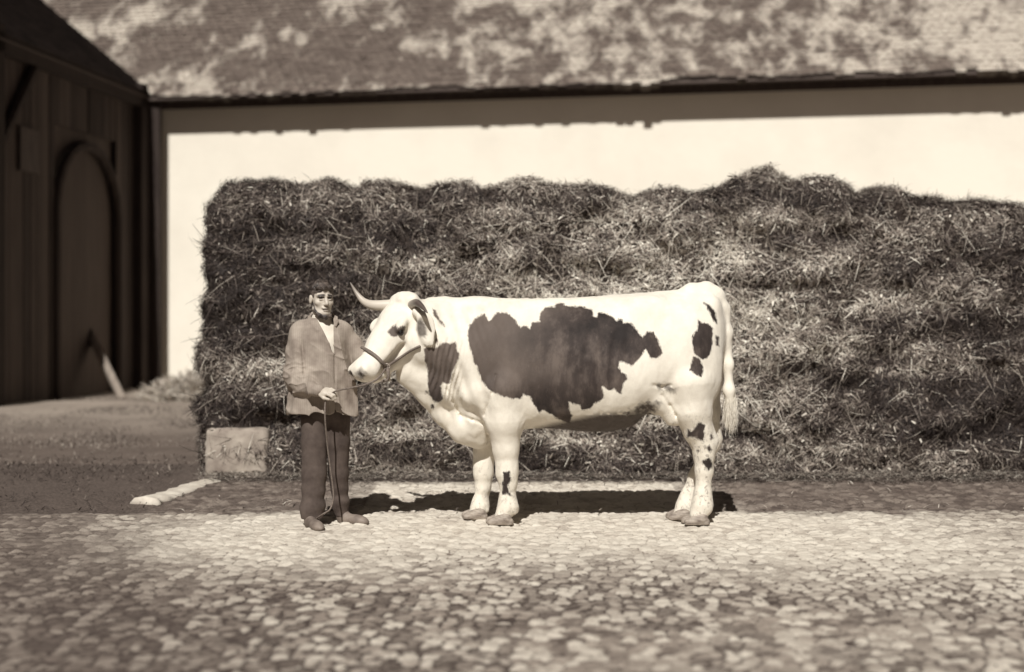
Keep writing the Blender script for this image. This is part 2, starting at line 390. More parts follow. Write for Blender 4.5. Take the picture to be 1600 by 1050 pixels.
# ================================================================== THE TIMBER BARN WING ON THE LEFT
Q0 = np.array([-7.22, 26.1]); Q1 = np.array([-7.98, 20.6]); du = (Q1 - Q0) / np.linalg.norm(Q1 - Q0)
dn = np.array([-du[1], du[0]]); dn = dn if dn[0] > 0 else -dn      # outward, to the right
MU = np.array([[du[0], dn[0], 0], [du[1], dn[1], 0], [0, 0, 1]])
def bv(s, t, z): p = Q0 + du * s + dn * t; return np.array([p[0], p[1], z])
barn = empty('timber_barn', bv(4, -.1, 0), 'dark timber barn wing with an arched doorway on the left', 'barn')
mp = Mat('weathered_boards', .08, .9, .15); v = mp.obj((1, 1, 1))
mp.color(mp.ramp(mp.math('ADD', mp.math('MULTIPLY', mp.attr('shade'), .38), mp.math('MULTIPLY', mp.noise(mp.obj((7, 7, .5)), 2.5, 5), .5)), [(.15, .025), (.75, .10)]))
mp.bump(mp.noise(mp.obj((9, 9, .6)), 4, 4), .4, .01)
BL = 10.5
b = MB(); rb = np.random.default_rng(5); s = .0
while s < BL:
    w = rb.uniform(.16, .26)
    if 1.05 < s < 3.45: zb = 4.6
    else: zb = 0
    if zb == 0: b.box(bv(s + w / 2, rb.uniform(-.012, .012), 2.95), (w / 2 - .006, .02, 2.95), MU, rb.random())
    else: b.box(bv(s + w / 2, rb.uniform(-.012, .012), 5.3), (w / 2 - .006, .02, .62), MU, rb.random())
    s += w
link('wall', b.mesh('wall'), mp.m, barn)
b = MB()        # arched doorway: curved timber brace each side and recessed door leaf behind
for k in range(11):
    s0 = .85 + k * .26; hgt = 4.75
    b.box(bv(s0 + .12, -.10, hgt / 2), (.128, .02, hgt / 2), MU, .7 + .3 * rb.random())
link('door', b.mesh('door'), mp.m, barn)
b = MB(); arc = [bv(1.02, .03, 0), bv(1.02, .03, 3.2)] + [bv(2.25 - 1.23 * math.cos(t), .03, 3.2 + 1.25 * math.sin(t)) for t in np.linspace(.1, math.pi - .1, 12)] + [bv(3.48, .03, 3.2), bv(3.48, .03, 0)]
b.tube(arc, .085, 6, .1); link('door_frame', b.mesh('door_frame'), mp.m, barn)
for s0 in (.16, 5.6, 8.4, 10.3):
    b = MB(); b.box(bv(s0, .09, 2.95), (.15, .1, 2.95), MU, .0); link('post', b.mesh('post'), mp.m, barn)
b = MB(); b.box((-6.99, 26.22, 2.85), (.155, .09, 2.85), None, .0); link('corner_post', b.mesh('corner_post'), mp.m, barn)
for s0, s1 in ((5.6, 4.3), (5.6, 6.9)):
    b = MB(); b.tube([bv(s0, .1, 3.9), bv(s1, .1, 5.5)], .08, 6, .1); link('brace', b.mesh('brace'), mp.m, barn)
b = MB(); b.box(bv(BL / 2, .09, 5.62), (BL / 2, .10, .15), MU, .05); link('eave_beam', b.mesh('eave_beam'), mp.m, barn)
# window-like dark hatch
b = MB(); b.box(bv(4.45, .05, 4.1), (.3, .03, .35), MU, .0); link('hatch', b.mesh('hatch'), mt, barn)
V = []; Fq = []; a = []; rt = np.random.default_rng(12)      # its tiled roof
for r in range(60):
    for i in range(int(BL / .2) + 4):
        s0 = i * .2 + (r % 2) * .1 - .3; t0 = r * .15 + rt.normal(0, .006); t1 = t0 + .27; sh = rt.random(); base = len(V)
        for u, tt, hh in ((0, t0 + .02, .03), (1, t0, .03), (1, t1, .004), (0, t1, .004), (0, t0 + .02, .008), (1, t0, .008)):
            V.append(bv(s0 + u * .196, .22 - tt * .77 + hh * .6, 5.72 + tt * .64 + hh * .77)); a.append(sh)
        Fq += [(base, base + 1, base + 2, base + 3), (base + 4, base + 5, base + 1, base)]
mr2 = Mat('dimmed_tile', .08, .95, .1); v = mr2.obj()  # near-black tile colour stands in for light falloff in the corner
mr2.color(mr2.ramp(mr2.math('ADD', mr2.math('MULTIPLY', mr2.attr('shade'), .4), mr2.math('MULTIPLY', mr2.noise(v, 1.5, 5), .6)), [(.25, .015), (.8, .04)]))
link('roof', raw_mesh('barn_roof', np.array(V), np.array(Fq), False, {'shade': np.array(a)}), mr2.m, barn)
b = MB(); rr = MU @ np.array([[1, 0, 0], [0, -.77, .64], [0, .64, .77]])
b.box(bv(BL / 2, .17 - 4.4 * .77, 5.69 + 4.4 * .64), (BL / 2, 4.45, .015), rr, .1); link('roof_boarding', b.mesh('rb'), mt, barn)
b = MB(); b.box(bv(BL / 2, -6.4, 5), (BL / 2 - .05, .1, 5), MU, .1); link('rear_wall', b.mesh('rw'), mp.m, barn)
b = MB(); b.box(bv(BL - .1, -3.2, 2.9), (.05, 3.1, 2.9), MU, .1); link('end_wall', b.mesh('ew'), mp.m, barn)
# plank leaning against the barn
mpl = m_noise('pale_plank', .22, .4, 3, .9, .2, .01, (3, 3, .6))
pa = P(192, 626, 23.2); pb = P(140, 520, 24.3)
b = MB(); b.tube([pa, pb], .13, 4, .5, .35)
tag(link('plank', b.mesh('plank'), mpl, None, pa), 'weathered plank leaning against the dark timber barn', 'plank')

# ================================================================== heap of straw dung
SK = [(300, 420), (306, 340), (318, 320), (332, 303), (350, 293), (375, 288), (420, 293), (470, 296), (520, 296), (560, 297), (600, 292), (640, 295), (670, 302), (700, 296), (725, 292), (750, 302), (790, 296), (815, 288), (850, 292), (880, 297), (920, 299), (960, 306), (1000, 314), (1020, 303), (1040, 308), (1080, 307), (1130, 299), (1165, 285), (1185, 272), (1212, 268), (1235, 280), (1255, 292), (1290, 290), (1320, 297), (1350, 307), (1380, 300), (1410, 298), (1435, 312), (1470, 318), (1520, 325), (1600, 328), (1750, 330), (2000, 360)]
HY = 11.75
skx = np.array([(p[0] - 800) / F * HY for p in SK]); skz = np.array([EYE - (p[1] - HOR) / F * HY for p in SK])
HX0, HX1 = P(316, 0, HY)[0], 6.0
def heap():
    vx = Vox((HX0 - .5, 10.9, -.3), (HX1 + .4, 15.4, 3.1), .032)
    X = (np.arange(vx.n[0]) * .032 + vx.lo[0]).reshape(-1, 1, 1); Y = (np.arange(vx.n[1]) * .032 + vx.lo[1]).reshape(1, -1, 1); Z = (np.arange(vx.n[2]) * .032 + vx.lo[2]).reshape(1, 1, -1)
    T = np.interp(X, skx, skz) - .03
    T = T - .12 * sstep(12.3, 14.6, Y)
    front = 11.55 + .09 * Z
    dx = np.maximum(HX0 + .02 * Z - X, X - HX1); dy = np.maximum(front - Y, Y - 14.6); dz = Z - T
    r = .16
    ax, ay, az = dx + r, dy + r, dz + r * .5
    D = np.sqrt(np.maximum(ax, 0) ** 2 + np.maximum(ay, 0) ** 2 + np.maximum(az, 0) ** 2) + np.minimum(np.maximum(np.maximum(ax, ay), az), 0) - r
    # layers: bulging courses with creases between, lumps, tufts
    lay = Z + .10 * (vn(X * .9, 0 * Y, 0 * Z, 41) - .5) + .05 * (vn(X * 2.5, 0 * Y, Z * 1.0, 47) - .5)
    ph = (lay / .42) % 1.0
    bulge = .022 * np.sin(ph * math.pi) ** .6 
    edge = sstep(0, .3, T - Z)
    D = D - bulge * edge - .20 * (fbm(X * 2.1, Y * 2.1, Z * 3.6, 43, 3) - .5) * (.3 + .7 * edge) - .13 * (vn(X * 4, Y * 5, Z * 7, 45) - .5) - .065 * (vn(X * 13, Y * 13, Z * 15, 48) - .5)
    vx.d = D.astype(np.float32)
    V, q = vx.mesh('heap')
    return V, q
hp = empty('straw_dung_heap', (1.2, 12.8, 0), 'long head-high heap of layered straw dung behind the cow', 'heap')
HV, HQ = heap(); HN = normals(HV, HQ)
mh = Mat('packed_dung', .05, .95, .1); v = mh.pos()
mh.color(mh.ramp(mh.noise(v, 30, 6, .8), [(.35, .02), (.7, .13)])); mh.bump(mh.noise(mh.pos((1, 1, 1.6)), 32, 6, .75), 1.0, .05)
link('mound', raw_mesh('mound', HV, HQ), mh.m, hp)
def ribbons(base, tang, nor, length, width, droop, shade, seed=1):
    """arrays: one bent ribbon each -> verts, quads, shade"""
    n = len(base); side = np.cross(tang, nor); side /= np.linalg.norm(side, axis=1, keepdims=True) + 1e-9
    L = length[:, None]; w = width[:, None] * .5
    p0 = base; p1 = base + tang * L * .5 + nor * L * .06; p2 = base + tang * L - np.array([0, 0, 1.]) * (droop * length)[:, None]
    V = np.stack([p0 - side * w, p0 + side * w, p1 - side * w * .9, p1 + side * w * .9, p2 - side * w * .35, p2 + side * w * .35], 1).reshape(-1, 3)
    i = (np.arange(n) * 6)[:, None]
    q = np.concatenate([i + np.array([[0, 1, 3, 2]]), i + np.array([[2, 3, 5, 4]])], 0)
    return V, q, np.repeat(shade, 6)
def heap_straw(N=350000):
    r = np.random.default_rng(17)
    c = HV[HQ].mean(1); fn = HN[HQ[:, 0]]
    hol = fbm(c[:, 0] * 4.5, c[:, 1] * 3, c[:, 2] * 7, 65, 3)
    okf = (hol > r.uniform(.12, .42, len(c))) & ((fn[:, 1] < .35) | (fn[:, 2] > .5)) & (c[:, 1] < 13.2) & (c[:, 2] > -.02) & (c[:, 0] < 5.2)
    fi = np.where(okf)[0]; sel = r.choice(fi, N)
    p = c[sel] + r.normal(0, .018, (N, 3)); nn = fn[sel]
    # clump direction field
    X, Y, Z = p.T
    ang = (vn(X * 15, Y * 15, Z * 20, 58) - .5) * 5.0 + (vn(X * 2.2, Y * 2.2, Z * 2.8, 51) - .5) * 5.0 + (vn(X * 7, Y * 7, Z * 9, 57) - .5) * 3.0 + r.normal(0, 1.2, N)
    right = sstep(1.2, 3.2, X) + .5 * sstep(-1.6, -2.6, X)
    ang = ang * (1 - .25 * right) + right * .35 * (-math.pi / 2 - .15)       # hangs down more toward the ends
    hor = np.cross(nn, np.array([0, 0, 1.])); hor /= np.linalg.norm(hor, axis=1, keepdims=True) + 1e-6
    upv = np.cross(hor, nn)
    t = hor * np.cos(ang)[:, None] + upv * np.sin(ang)[:, None] + nn * (np.abs(r.normal(.0, .10, N)) + .2 * (r.random(N) < .03))[:, None]
    t /= np.linalg.norm(t, axis=1, keepdims=True)
    ln = r.lognormal(math.log(.042), .7, N); ln = np.clip(ln, .02, .32)
    top = Z > np.interp(X, skx, skz) - .12
    ln = np.where(top, np.minimum(ln, .12), ln)
    wd = r.uniform(.0025, .0062, N) * (1 + 2.2 * (r.random(N) < .24) * (ln < .055))
    dry = fbm(X * 1.1, Y, Z * 1.6, 61, 3); spot = vn(X * 5, Y * 5, Z * 8, 63)
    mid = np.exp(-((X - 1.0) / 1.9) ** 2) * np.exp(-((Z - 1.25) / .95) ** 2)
    lay = ((Z + .10 * (vn(X * .9, 0 * Y, 0 * Z, 41) - .5) + .05 * (vn(X * 2.5, 0 * Y, Z, 47) - .5)) / .42) % 1
    streak = fbm(X * .8, Y * .5, Z * 5.5, 67, 4); fl = vn(X * 18, Y * 18, Z * 24, 69)
    sh = .05 + .46 * mid + .3 * (dry - .5) + 1.0 * (streak - .5) + .55 * (spot - .5) * (.5 + mid) + 1.5 * np.maximum(fl - .60, 0) * (.4 + mid) + .35 * np.maximum(vn(X * 9, Y * 9, Z * 14, 73) - .7, 0) * 3 * mid - .14 * sstep(2.4, 4.2, X) - .10 * sstep(-.9, -2.4, X) + .05 * np.sin(lay * math.pi) + r.normal(.10, .20, N) + .45 * (r.random(N) < .05 + .08 * mid)  # ends darker: less dry straw plus edge light falloff painted in
    V, q, a = ribbons(p, t, nn, ln, wd, r.uniform(-.08, .10, N), np.clip(sh, 0, 1))
    return raw_mesh('straw', V, q, False, {'shade': a})
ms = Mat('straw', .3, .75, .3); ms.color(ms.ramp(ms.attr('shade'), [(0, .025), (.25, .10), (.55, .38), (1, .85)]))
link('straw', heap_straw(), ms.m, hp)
# loose litter at the foot of the heap
def litter(N=9000):
    r = np.random.default_rng(23)
    X = r.uniform(-2.6, 5.4, N); Y = 11.62 - np.abs(r.normal(0, .28, N)); 
    far = r.random(N) < .08; Y = np.where(far, r.uniform(9.5, 11.5, N), Y)
    p = np.stack([X, Y, gutter(X, Y) + .02 + r.uniform(0, .02, N)], 1)
    an = r.uniform(0, 2 * math.pi, N); t = np.stack([np.cos(an), np.sin(an), r.uniform(-.02, .15, N)], 1)
    V, q, a = ribbons(p, t, np.tile([0, 0, 1.], (N, 1)), r.uniform(.04, .16, N), r.uniform(.004, .008, N), np.zeros(N), np.clip(r.normal(.4, .22, N), 0, 1))
    return raw_mesh('litter', V, q, False, {'shade': a})
tag(link('straw_litter', litter(), ms.m), 'loose straw scattered along the foot of the heap', 'straw', kind='stuff')

def yard_cover(N=40000):
    r = np.random.default_rng(37)
    X = r.uniform(-9.5, -2.5, N); Y = r.uniform(9.7, 25, N) ; k = fbm(X * 1.2, Y * .8, 0 * X, 81)
    keep = (k > r.uniform(.35, .6, N)) & ~((X > -2.9) & (Y > 11.3)); X, Y = X[keep], Y[keep]; n = len(X)
    p = np.stack([X, Y, gutter(X, Y) + .01], 1); an = r.uniform(0, 2 * math.pi, n)
    t = np.stack([np.cos(an), np.sin(an), r.uniform(0, .7, n)], 1); t /= np.linalg.norm(t, axis=1, keepdims=True)
    nn = np.cross(t, np.stack([-np.sin(an), np.cos(an), 0 * an], 1))
    V, q, a = ribbons(p, t, nn, r.uniform(.03, .09, n), r.uniform(.004, .011, n), r.uniform(0, .3, n), np.clip(r.normal(.24, .12, n) + .5 * (vn(X * .6, Y * .6, 0 * X, 82) - .5), 0, 1))
    return raw_mesh('yard_cover', V, q, False, {'shade': a})
tag(link('weeds_and_straw', yard_cover(), ms.m), 'thin weeds and straw scattered over the bare ground on the left', 'ground cover', kind='stuff')
# stone block at the heap's left corner
def block():
    lo = P(316, 760, 11.45); 
    vx = Vox((lo[0] - .1, 11.4, -.15), (lo[0] + .75, 12.5, .7), .02)
    c = np.array([lo[0] + .27, 11.93, .17])
    def fn(X, Y, Z):
        q = [np.abs(X - c[0]) - .27 + .05, np.abs(Y - c[1]) - .4 + .05, np.abs(Z - c[2]) - .27 + .05]
        return np.sqrt(sum(np.maximum(a, 0) ** 2 for a in q)) + np.minimum(np.maximum(np.maximum(q[0], q[1]), q[2]), 0) - .05
    vx.put(fn, c - .6, c + .6, 0, 'add')
    return vx.mesh('b', lambda x, y, z: .03 * (fbm(x * 9, y * 9, z * 9, 71) - .5))
V, q = block()
tag(link('stone_block', raw_mesh('stone_block', V, q), m_noise('limestone', .2, .46, 5, .9, .4, .02), None, (V[:, 0].mean(), V[:, 1].mean(), 0)), 'pale squared stone under the left corner of the heap', 'stone')
# whitened kerb running out to the left from the block
b = MB(); pts = spline([P(330, 757, 11.3), P(300, 765, 10.95), P(262, 778, 10.45), P(225, 787, 10.1)], 8)
pts = [p + np.array([0, 0, .0]) for p in pts]
b.tube(pts, [.05 + .006 * math.sin(i * 1.7) for i in range(len(pts))], 8, .5, 2.4)
tag(link('kerb_stone', b.mesh('kerb', True), m_noise('pale_kerb', .45, .7, 8, .9, .3, .01), None, pts[10]), 'pale worn kerb curving away left from the stone block', 'kerb')
# heap of brushwood at the foot of the white wall
def brush():
    r = np.random.default_rng(29); N = 5000
    u = r.normal(0, 1, (N, 3)); u /= np.linalg.norm(u, axis=1, keepdims=True); u[:, 2] = np.abs(u[:, 2])
    c = P(292, 640, 22.5); rad = r.random(N) ** .4
    p = c + u * rad[:, None] * np.array([.8, .6, .42]); p[:, 2] = np.maximum(p[:, 2] - c[2], 0) * (1 + .4 * (p[:, 0] - c[0]))
    t = r.normal(0, 1, (N, 3)); t[:, 2] = np.abs(t[:, 2]) * .8; t /= np.linalg.norm(t, axis=1, keepdims=True)
    n2 = np.cross(t, r.normal(0, 1, (N, 3))); n2 /= np.linalg.norm(n2, axis=1, keepdims=True)
    V, q, a = ribbons(p, t, n2, r.uniform(.08, .3, N), r.uniform(.008, .03, N), np.full(N, .2), np.clip(r.normal(.62, .16, N), 0, 1))
    return raw_mesh('brush', V, q, False, {'shade': a}), c
me, c = brush()
tag(link('brushwood_pile', me, ms.m, None, (c[0], c[1], 0)), 'low grey pile of brushwood between the barn and the heap', 'brushwood')

# ================================================================== THE COW
CY = 9.14
def C(px, py, dy=0.0): return P(px, py, CY + dy)
FV = np.array([-.4545, -.4545, -.766]); LV = np.array([.707, -.707, 0]); UV = np.cross(LV, FV); UV = UV if UV[2] > 0 else -UV
FV /= np.linalg.norm(FV); UV /= np.linalg.norm(UV)
POLL = C(625, 465, -.13)
def Hd(f, l, u): return POLL + FV * f + LV * l + UV * u
HM = np.array([FV, LV, UV])
Z3 = lambda L: [(640 + x / 2.561, 430 + y / 2.561) for x, y in L]
Z2 = lambda L: [(520 + x / 4.373, 420 + y / 4.373) for x, y in L]
def cow_body():
    vx = Vox(P(520, 500, CY) * np.array([1, 0, 0]) + np.array([0, 8.45, -.02]), (P(1170, 0, CY)[0], 9.70, 1.68), .0075)
    st = np.array([(645, 500, 600, .08), (668, 473, 612, .135), (700, 469, 640, .18), (740, 467.5, 664, .225), (765, 467, 670, .25), (800, 466, 672, .285), (850, 466, 669, .325), (900, 465, 668, .355), (950, 461, 668, .365), (985, 459, 660, .355), (1015, 457, 642, .33), (1050, 454, 628, .295), (1085, 451, 622, .27), (1110, 452, 605, .22), (1125, 462, 575, .15), (1133, 490, 545, .05)], float)
    x = (st[:, 0] - 800) / F * CY; zt = EYE - (st[:, 1] - HOR) / F * CY; zb = EYE - (st[:, 2] - HOR) / F * CY
    xx = np.linspace(x[0], x[-1], 600)
    def sm(y, n=31):
        v_ = np.interp(xx, x, y); k = np.hanning(n); k /= k.sum(); vp = np.pad(v_, n // 2, mode='reflect', reflect_type='odd'); return np.convolve(vp, k, 'valid')
    ZT, ZB, HW = sm(zt), sm(zb), np.maximum(sm(st[:, 3]), .02)
    def loft(X, Y, Z):
        t = np.interp(X, xx, ZT); b_ = np.interp(X, xx, ZB); w = np.interp(X, xx, HW); zc = (t + b_) / 2; hh = (t - b_) / 2
        n_ = np.clip((Z - zc) / hh, -1.2, 1.2)
        w = w * (1 - .20 * n_ - .10 * n_ * n_)
        e = 2.25
        q = (np.abs((Y - CY) / w) ** e + np.abs((Z - zc) / hh) ** e) ** (1 / e)
        D = (q - 1) * np.minimum(w, hh)
        ex = np.maximum(xx[0] - X, X - xx[-1]); return np.where(ex > 0, np.maximum(D, 0) + ex, D)
    vx.put(loft, (xx[0] - .03, CY - .45, .5), (xx[-1] + .03, CY + .45, 1.66), .02, 'add')
    k = .07
    # neck turning toward the camera, throat, dewlap
    vx.cone(C(722, 552, -.02), C(668, 535, -.09), .28, .205, .08)
    vx.cone(C(690, 505, -.02), C(655, 500, -.10), .16, .135, .06)
    vx.cone(C(692, 600, -.06), C(640, 578, -.13), .155, .085, .06)
    vx.chain([C(632, 590, -.12), C(668, 618, -.08), (C(692, 648, -.04)), C(722, 674, -.02), C(748, 684, -.0)], [.045, .058, .062, .070, .075], .05)
    vx.cone(C(742, 655), C(790, 650), .15, .12, .06)
    # shoulders
    Ms = None
    for sgn, dy in ((-1, -.13), (1, .13)):
        vx.ell(C(765, 575, dy + sgn * .05), (.17, .10, .30), Ms, .07)
        vx.ell(C(742, 612, dy + sgn * .06), (.09, .08, .10), None, .05)
    # forelegs
    vx.chain([C(787, 610, -.17), C(788, 655, -.17), C(790, 700, -.155), C(792, 728, -.15), C(792, 741, -.15), C(794, 755, -.15), C(793, 780, -.15), C(794, 791, -.15), C(786, 806, -.16)], [.17, .132, .085, .069, .068, .052, .050, .060, .052], .03)
    vx.cone(C(806, 793, -.15), C(807, 799, -.15), .018, .014, .02)
    vx.chain([C(770, 620, .13), C(764, 660, .13), C(757, 705, .12), C(755, 728, .11), C(755, 740, .11), C(755, 760, .11), C(751, 783, .11), C(750, 792, .11), C(743, 806, .10)], [.15, .11, .075, .064, .062, .049, .047, .057, .05], .03)
    for X_, d_, y_ in ((803, -.15, 800), (760, .11, 797), (1106, -.15, 797), (1080, .08, 797)):
        for s2 in (-1, 1): vx.ell(C(X_, y_, d_ + s2 * .028), (.018, .014, .02), None, .012)
    # hindquarters
    for dy, o in ((-.15, 0), (.15, 4)):
        vx.ell(C(1078 + o, 560, dy), (.20, .14, .34), [[.96, 0, .28], [0, 1, 0], [-.28, 0, .96]], .08)
        vx.ell(C(1050 + o, 612, dy), (.12, .10, .15), None, .07)
    vx.chain([C(1078, 600, -.17), C(1082, 640, -.17), C(1090, 672, -.16), C(1100, 694, -.15), C(1100, 712, -.15), C(1100, 735, -.15), C(1098, 772, -.15), C(1097, 788, -.15), C(1091, 804, -.16)], [.17, .128, .092, .078, .064, .055, .053, .066, .058], .035)
    vx.cone(C(1100, 665, -.15), C(1114, 687, -.14), .035, .034, .04)
    vx.chain([C(1090, 590, .14), C(1102, 640, .14), C(1108, 672, .13), C(1110, 692, .12), C(1102, 712, .11), C(1088, 745, .10), C(1075, 775, .09), C(1071, 790, .08), C(1064, 804, .07)], [.16, .10, .070, .062, .055, .048, .048, .058, .052], .035)
    vx.cone(C(1106, 660, .13), C(1121, 684, .13), .03, .03, .04)
    # flank fold, hips, pins, udder skin
    vx.chain([C(1000, 600, -.22), C(1030, 625, -.20), C(1048, 655, -.17)], [.06, .05, .04], .07)
    vx.chain([C(1000, 600, .22), C(1030, 625, .20), C(1050, 655, .15)], [.06, .05, .04], .07)
    for sgn in (-1, 1):
        vx.ell(C(1012, 484, sgn * .17), (.09, .05, .06), None, .12); vx.ell(C(1112, 480, sgn * .10), (.05, .05, .06), None, .06)
        vx.ell(C(742, 478, sgn * .05), (.12, .06, .04), None, .06)
    vx.ell(C(1035, 628, 0), (.13, .12, .09), None, .06)
    vx.ell(C(935, 655, 0), (.26, .16, .07), None, .06)
    # tail
    vx.chain([C(1080, 455), C(1104, 453), C(1121, 461), C(1131, 482), C(1136, 520, -.01), C(1138, 570, -.01), C(1139, 610, -.01), C(1141, 640, -.01)], [.05, .042, .037, .033, .031, .031, .032, .026], .05)
    # hollow before the hip, behind the shoulder, elbow
    vx.ell(C(985, 520, -.44), (.13, .08, .12), None, .12, 'cut')
    vx.ell(C(835, 640, -.42), (.05, .08, .12), None, .1, 'cut')
    # ---- head
    vx.ell(Hd(.13, -.012, -.105), (.17, .150, .125), HM, .03)
    vx.ell(Hd(.0, 0, -.045), (.06, .135, .06), HM, .05)
    vx.ell(Hd(-.01, .03, -.02), (.045, .10, .035), HM, .04)
    vx.ell(Hd(.29, -.012, -.115), (.20, .128, .11), HM, .05)
    vx.cone(Hd(.30, -.008, -.115), Hd(.50, 0, -.095), .108, .082, .05)
    vx.ell(Hd(.55, 0, -.085), (.078, .108, .083), HM, .04); vx.ell(Hd(.585, 0, -.06), (.05, .092, .062), HM, .03)
    vx.ell(Hd(.20, .055, -.20), (.15, .06, .12), HM, .05); vx.ell(Hd(.20, -.055, -.20), (.15, .06, .12), HM, .05)
    vx.cone(Hd(.26, .035, -.25), Hd(.53, .02, -.165), .06, .043, .04); vx.cone(Hd(.26, -.035, -.25), Hd(.53, -.02, -.165), .06, .043, .04)
    for sgn in (-1, 1):
        vx.ell(Hd(.205, sgn * .135 - .006, -.045), (.05, .03, .03), HM, .03)             # brow
        vx.ell(Hd(.245, sgn * .153 - .006, -.07), (.026, .02, .019), HM, .010, 'cut')     # eye socket
        vx.ell(Hd(.36, sgn * .07, -.12), (.09, .03, .03), HM, .04)               # cheek ridge
        vx.ell(Hd(.628, sgn * .052, -.035), (.026, .014, .016), HM, .008, 'cut')    # nostril
        vx.ell(Hd(.59, sgn * .066, -.03), (.028, .018, .018), HM, .03)
    vx.ell(Hd(.60, 0, -.155), (.10, .085, .006), HM, .008, 'cut')                 # mouth line
    vx.ell(Hd(.42, .105, -.15), (.14, .03, .03), HM, .04, 'cut')                  # hollow above the jaw
    # ears
    e0 = C(652, 488, -.26); e1 = C(664, 500, -.31); e2 = C(669, 530, -.31); 
    ax = (e2 - e1) / np.linalg.norm(e2 - e1); nrm = np.array([-.35, -.9, 0.1]); nrm -= ax * (nrm @ ax); nrm /= np.linalg.norm(nrm); sx = np.cross(ax, nrm)
    EM = np.array([ax, sx, nrm]); ec = e1 + ax * .06
    vx.cone(e0, e1, .032, .03, .03); vx.ell(ec, (.118, .062, .022), EM, .02); vx.ell(ec + nrm * .026, (.09, .044, .018), EM, .008, 'cut')
    f0 = Hd(.05, -.12, -.12); f1 = f0 + np.array([.07, .10, .0]); vx.cone(f0, f1, .03, .028, .03); vx.ell(f1 + np.array([.03, .05, -.02]), (.06, .075, .035), None, .02)
    def disp(x, y, z):
        px = 800 + x / y * F; py = HOR + (EYE - z) / y * F
        m = sstep(660, 680, px) * sstep(735, 705, px) * sstep(520, 550, py) * sstep(640, 610, py)
        w_ = np.sin((px + .22 * (py - 560)) * .8 + 7.0 * vn(x * 10, y * 10, z * 4, 5)) * (.003 + .006 * vn(x * 14, y * 14, z * 9, 2)) * m
        m2 = sstep(655, 690, px) * sstep(790, 740, px) * sstep(470, 500, py) * sstep(690, 640, py)
        w_ += (np.sin((px - .35 * (py - 560)) * .28) * .006) * m2
        for L_ in (Z3([(148,455),(172,505),(208,572)]), Z3([(205,560),(250,578),(292,592),(312,640),(322,690)]), Z3([(975,440),(1010,448),(1045,440)]), Z3([(1010,480),(1040,520),(1065,560),(1080,600)]), Z3([(300,560),(330,470),(345,400)])):
            for (xa, ya), (xb, yb) in zip(L_[:-1], L_[1:]):
                tt = np.clip(((px - xa) * (xb - xa) + (py - ya) * (yb - ya)) / ((xb - xa) ** 2 + (yb - ya) ** 2), 0, 1)
                w_ = w_ - .0085 * np.exp(-((px - xa - tt * (xb - xa)) ** 2 + (py - ya - tt * (yb - ya)) ** 2) / 6.) * (y < CY)
        rib = np.sin((px + .10 * (py - 560)) * .30) * .0022 * sstep(830, 860, px) * sstep(985, 950, px) * sstep(500, 540, py) * sstep(655, 620, py)
        curls = .010 * (vn(x * 38, y * 38, z * 38, 6) - .4) * sstep(.10, .0, np.abs(x - POLL[0] + .01)) * (z > POLL[2] - .06) * (y < 9.3)
        return w_ + rib + curls + .010 * (fbm(x * 5, y * 5, z * 5, 8) - .5) + .0035 * (vn(x * 45, y * 45, z * 20, 9) - .5)
    return vx.mesh('cow', disp)
PATCH = [
 Z3([(232,240),(240,200),(255,185),(262,172),(280,165),(300,153),(318,185),(335,165),(350,148),(390,150),(420,175),(445,210),(455,203),(470,203),(480,215),(490,190),(520,185),(522,150),(545,128),(580,125),(585,113),(610,112),(625,122),(690,125),(705,128),(730,138),(735,165),(750,170),(755,150),(775,148),(810,165),(830,185),(835,172),(850,178),(855,190),(885,192),(910,220),(930,250),(945,240),(950,225),(975,228),(995,260),(1010,310),(995,330),(965,330),(945,295),(920,330),(890,362),(840,345),(835,360),(850,390),(868,400),(870,415),(855,435),(845,475),(830,465),(820,455),(800,462),(770,445),(778,490),(760,505),(735,515),(725,535),(690,540),(680,520),(650,515),(635,505),(638,535),(650,560),(640,590),(600,580),(570,560),(535,540),(520,550),(500,520),(480,485),(455,475),(445,495),(400,492),(360,480),(320,460),(300,440),(285,410),(270,370),(258,345),(245,300),(235,265)]),
 Z3([(1155,180),(1170,190),(1195,195),(1215,215),(1210,290),(1200,320),(1175,340),(1165,335),(1140,315),(1128,260),(1140,230),(1152,215)]),
 Z3([(1135,325),(1160,330),(1175,370),(1170,410),(1140,395),(1122,380),(1130,345)]),
 Z3([(1175,108),(1205,120),(1225,150),(1230,195),(1215,180),(1195,140)]), Z3([(1226,240),(1238,250),(1238,285),(1226,280)]),
 Z3([(1110,612),(1128,625),(1160,588),(1180,600),(1178,668),(1145,648),(1112,645)]),
 Z3([(375,790),(400,785),(405,820),(393,845),(408,885),(390,875),(368,880),(372,830)]),
 Z3([(1170,745),(1185,735),(1200,730),(1212,760),(1200,785),(1180,765)]),
 Z2([(625,545),(650,535),(690,540),(720,530),(760,505),(800,510),(840,495),(845,555),(868,590),(850,640),(820,690),(800,790),(750,775),(735,800),(755,880),(730,920),(690,905),(665,870),(645,780),(650,700),(630,620)]),
 Z2([(680,270),(700,285),(730,345),(765,380),(765,400),(720,355),(690,320)]), Z2([(700,465),(720,480),(715,525),(700,500)]), Z2([(672,925),(692,930),(688,958),(672,955)]), Z2([(628,820),(648,845),(636,855)]),
 Z3([(1188,690),(1200,680),(1210,700),(1196,708)]), Z3([(1150,700),(1158,696),(1162,706),(1152,710)]), Z3([(1200,640),(1212,632),(1216,652),(1204,660)]),
 Z2([(378,432),(400,393),(430,383),(445,408),(475,388),(497,400),(490,440),(460,448),(430,465),(400,458)]),
]
cow = empty('cow', (P(900, 0, CY)[0], CY, 0), 'large horned white cow with dark patches standing side-on in the yard', 'cow')
CVt, CQ = cow_body(); CN = normals(CVt, CQ)
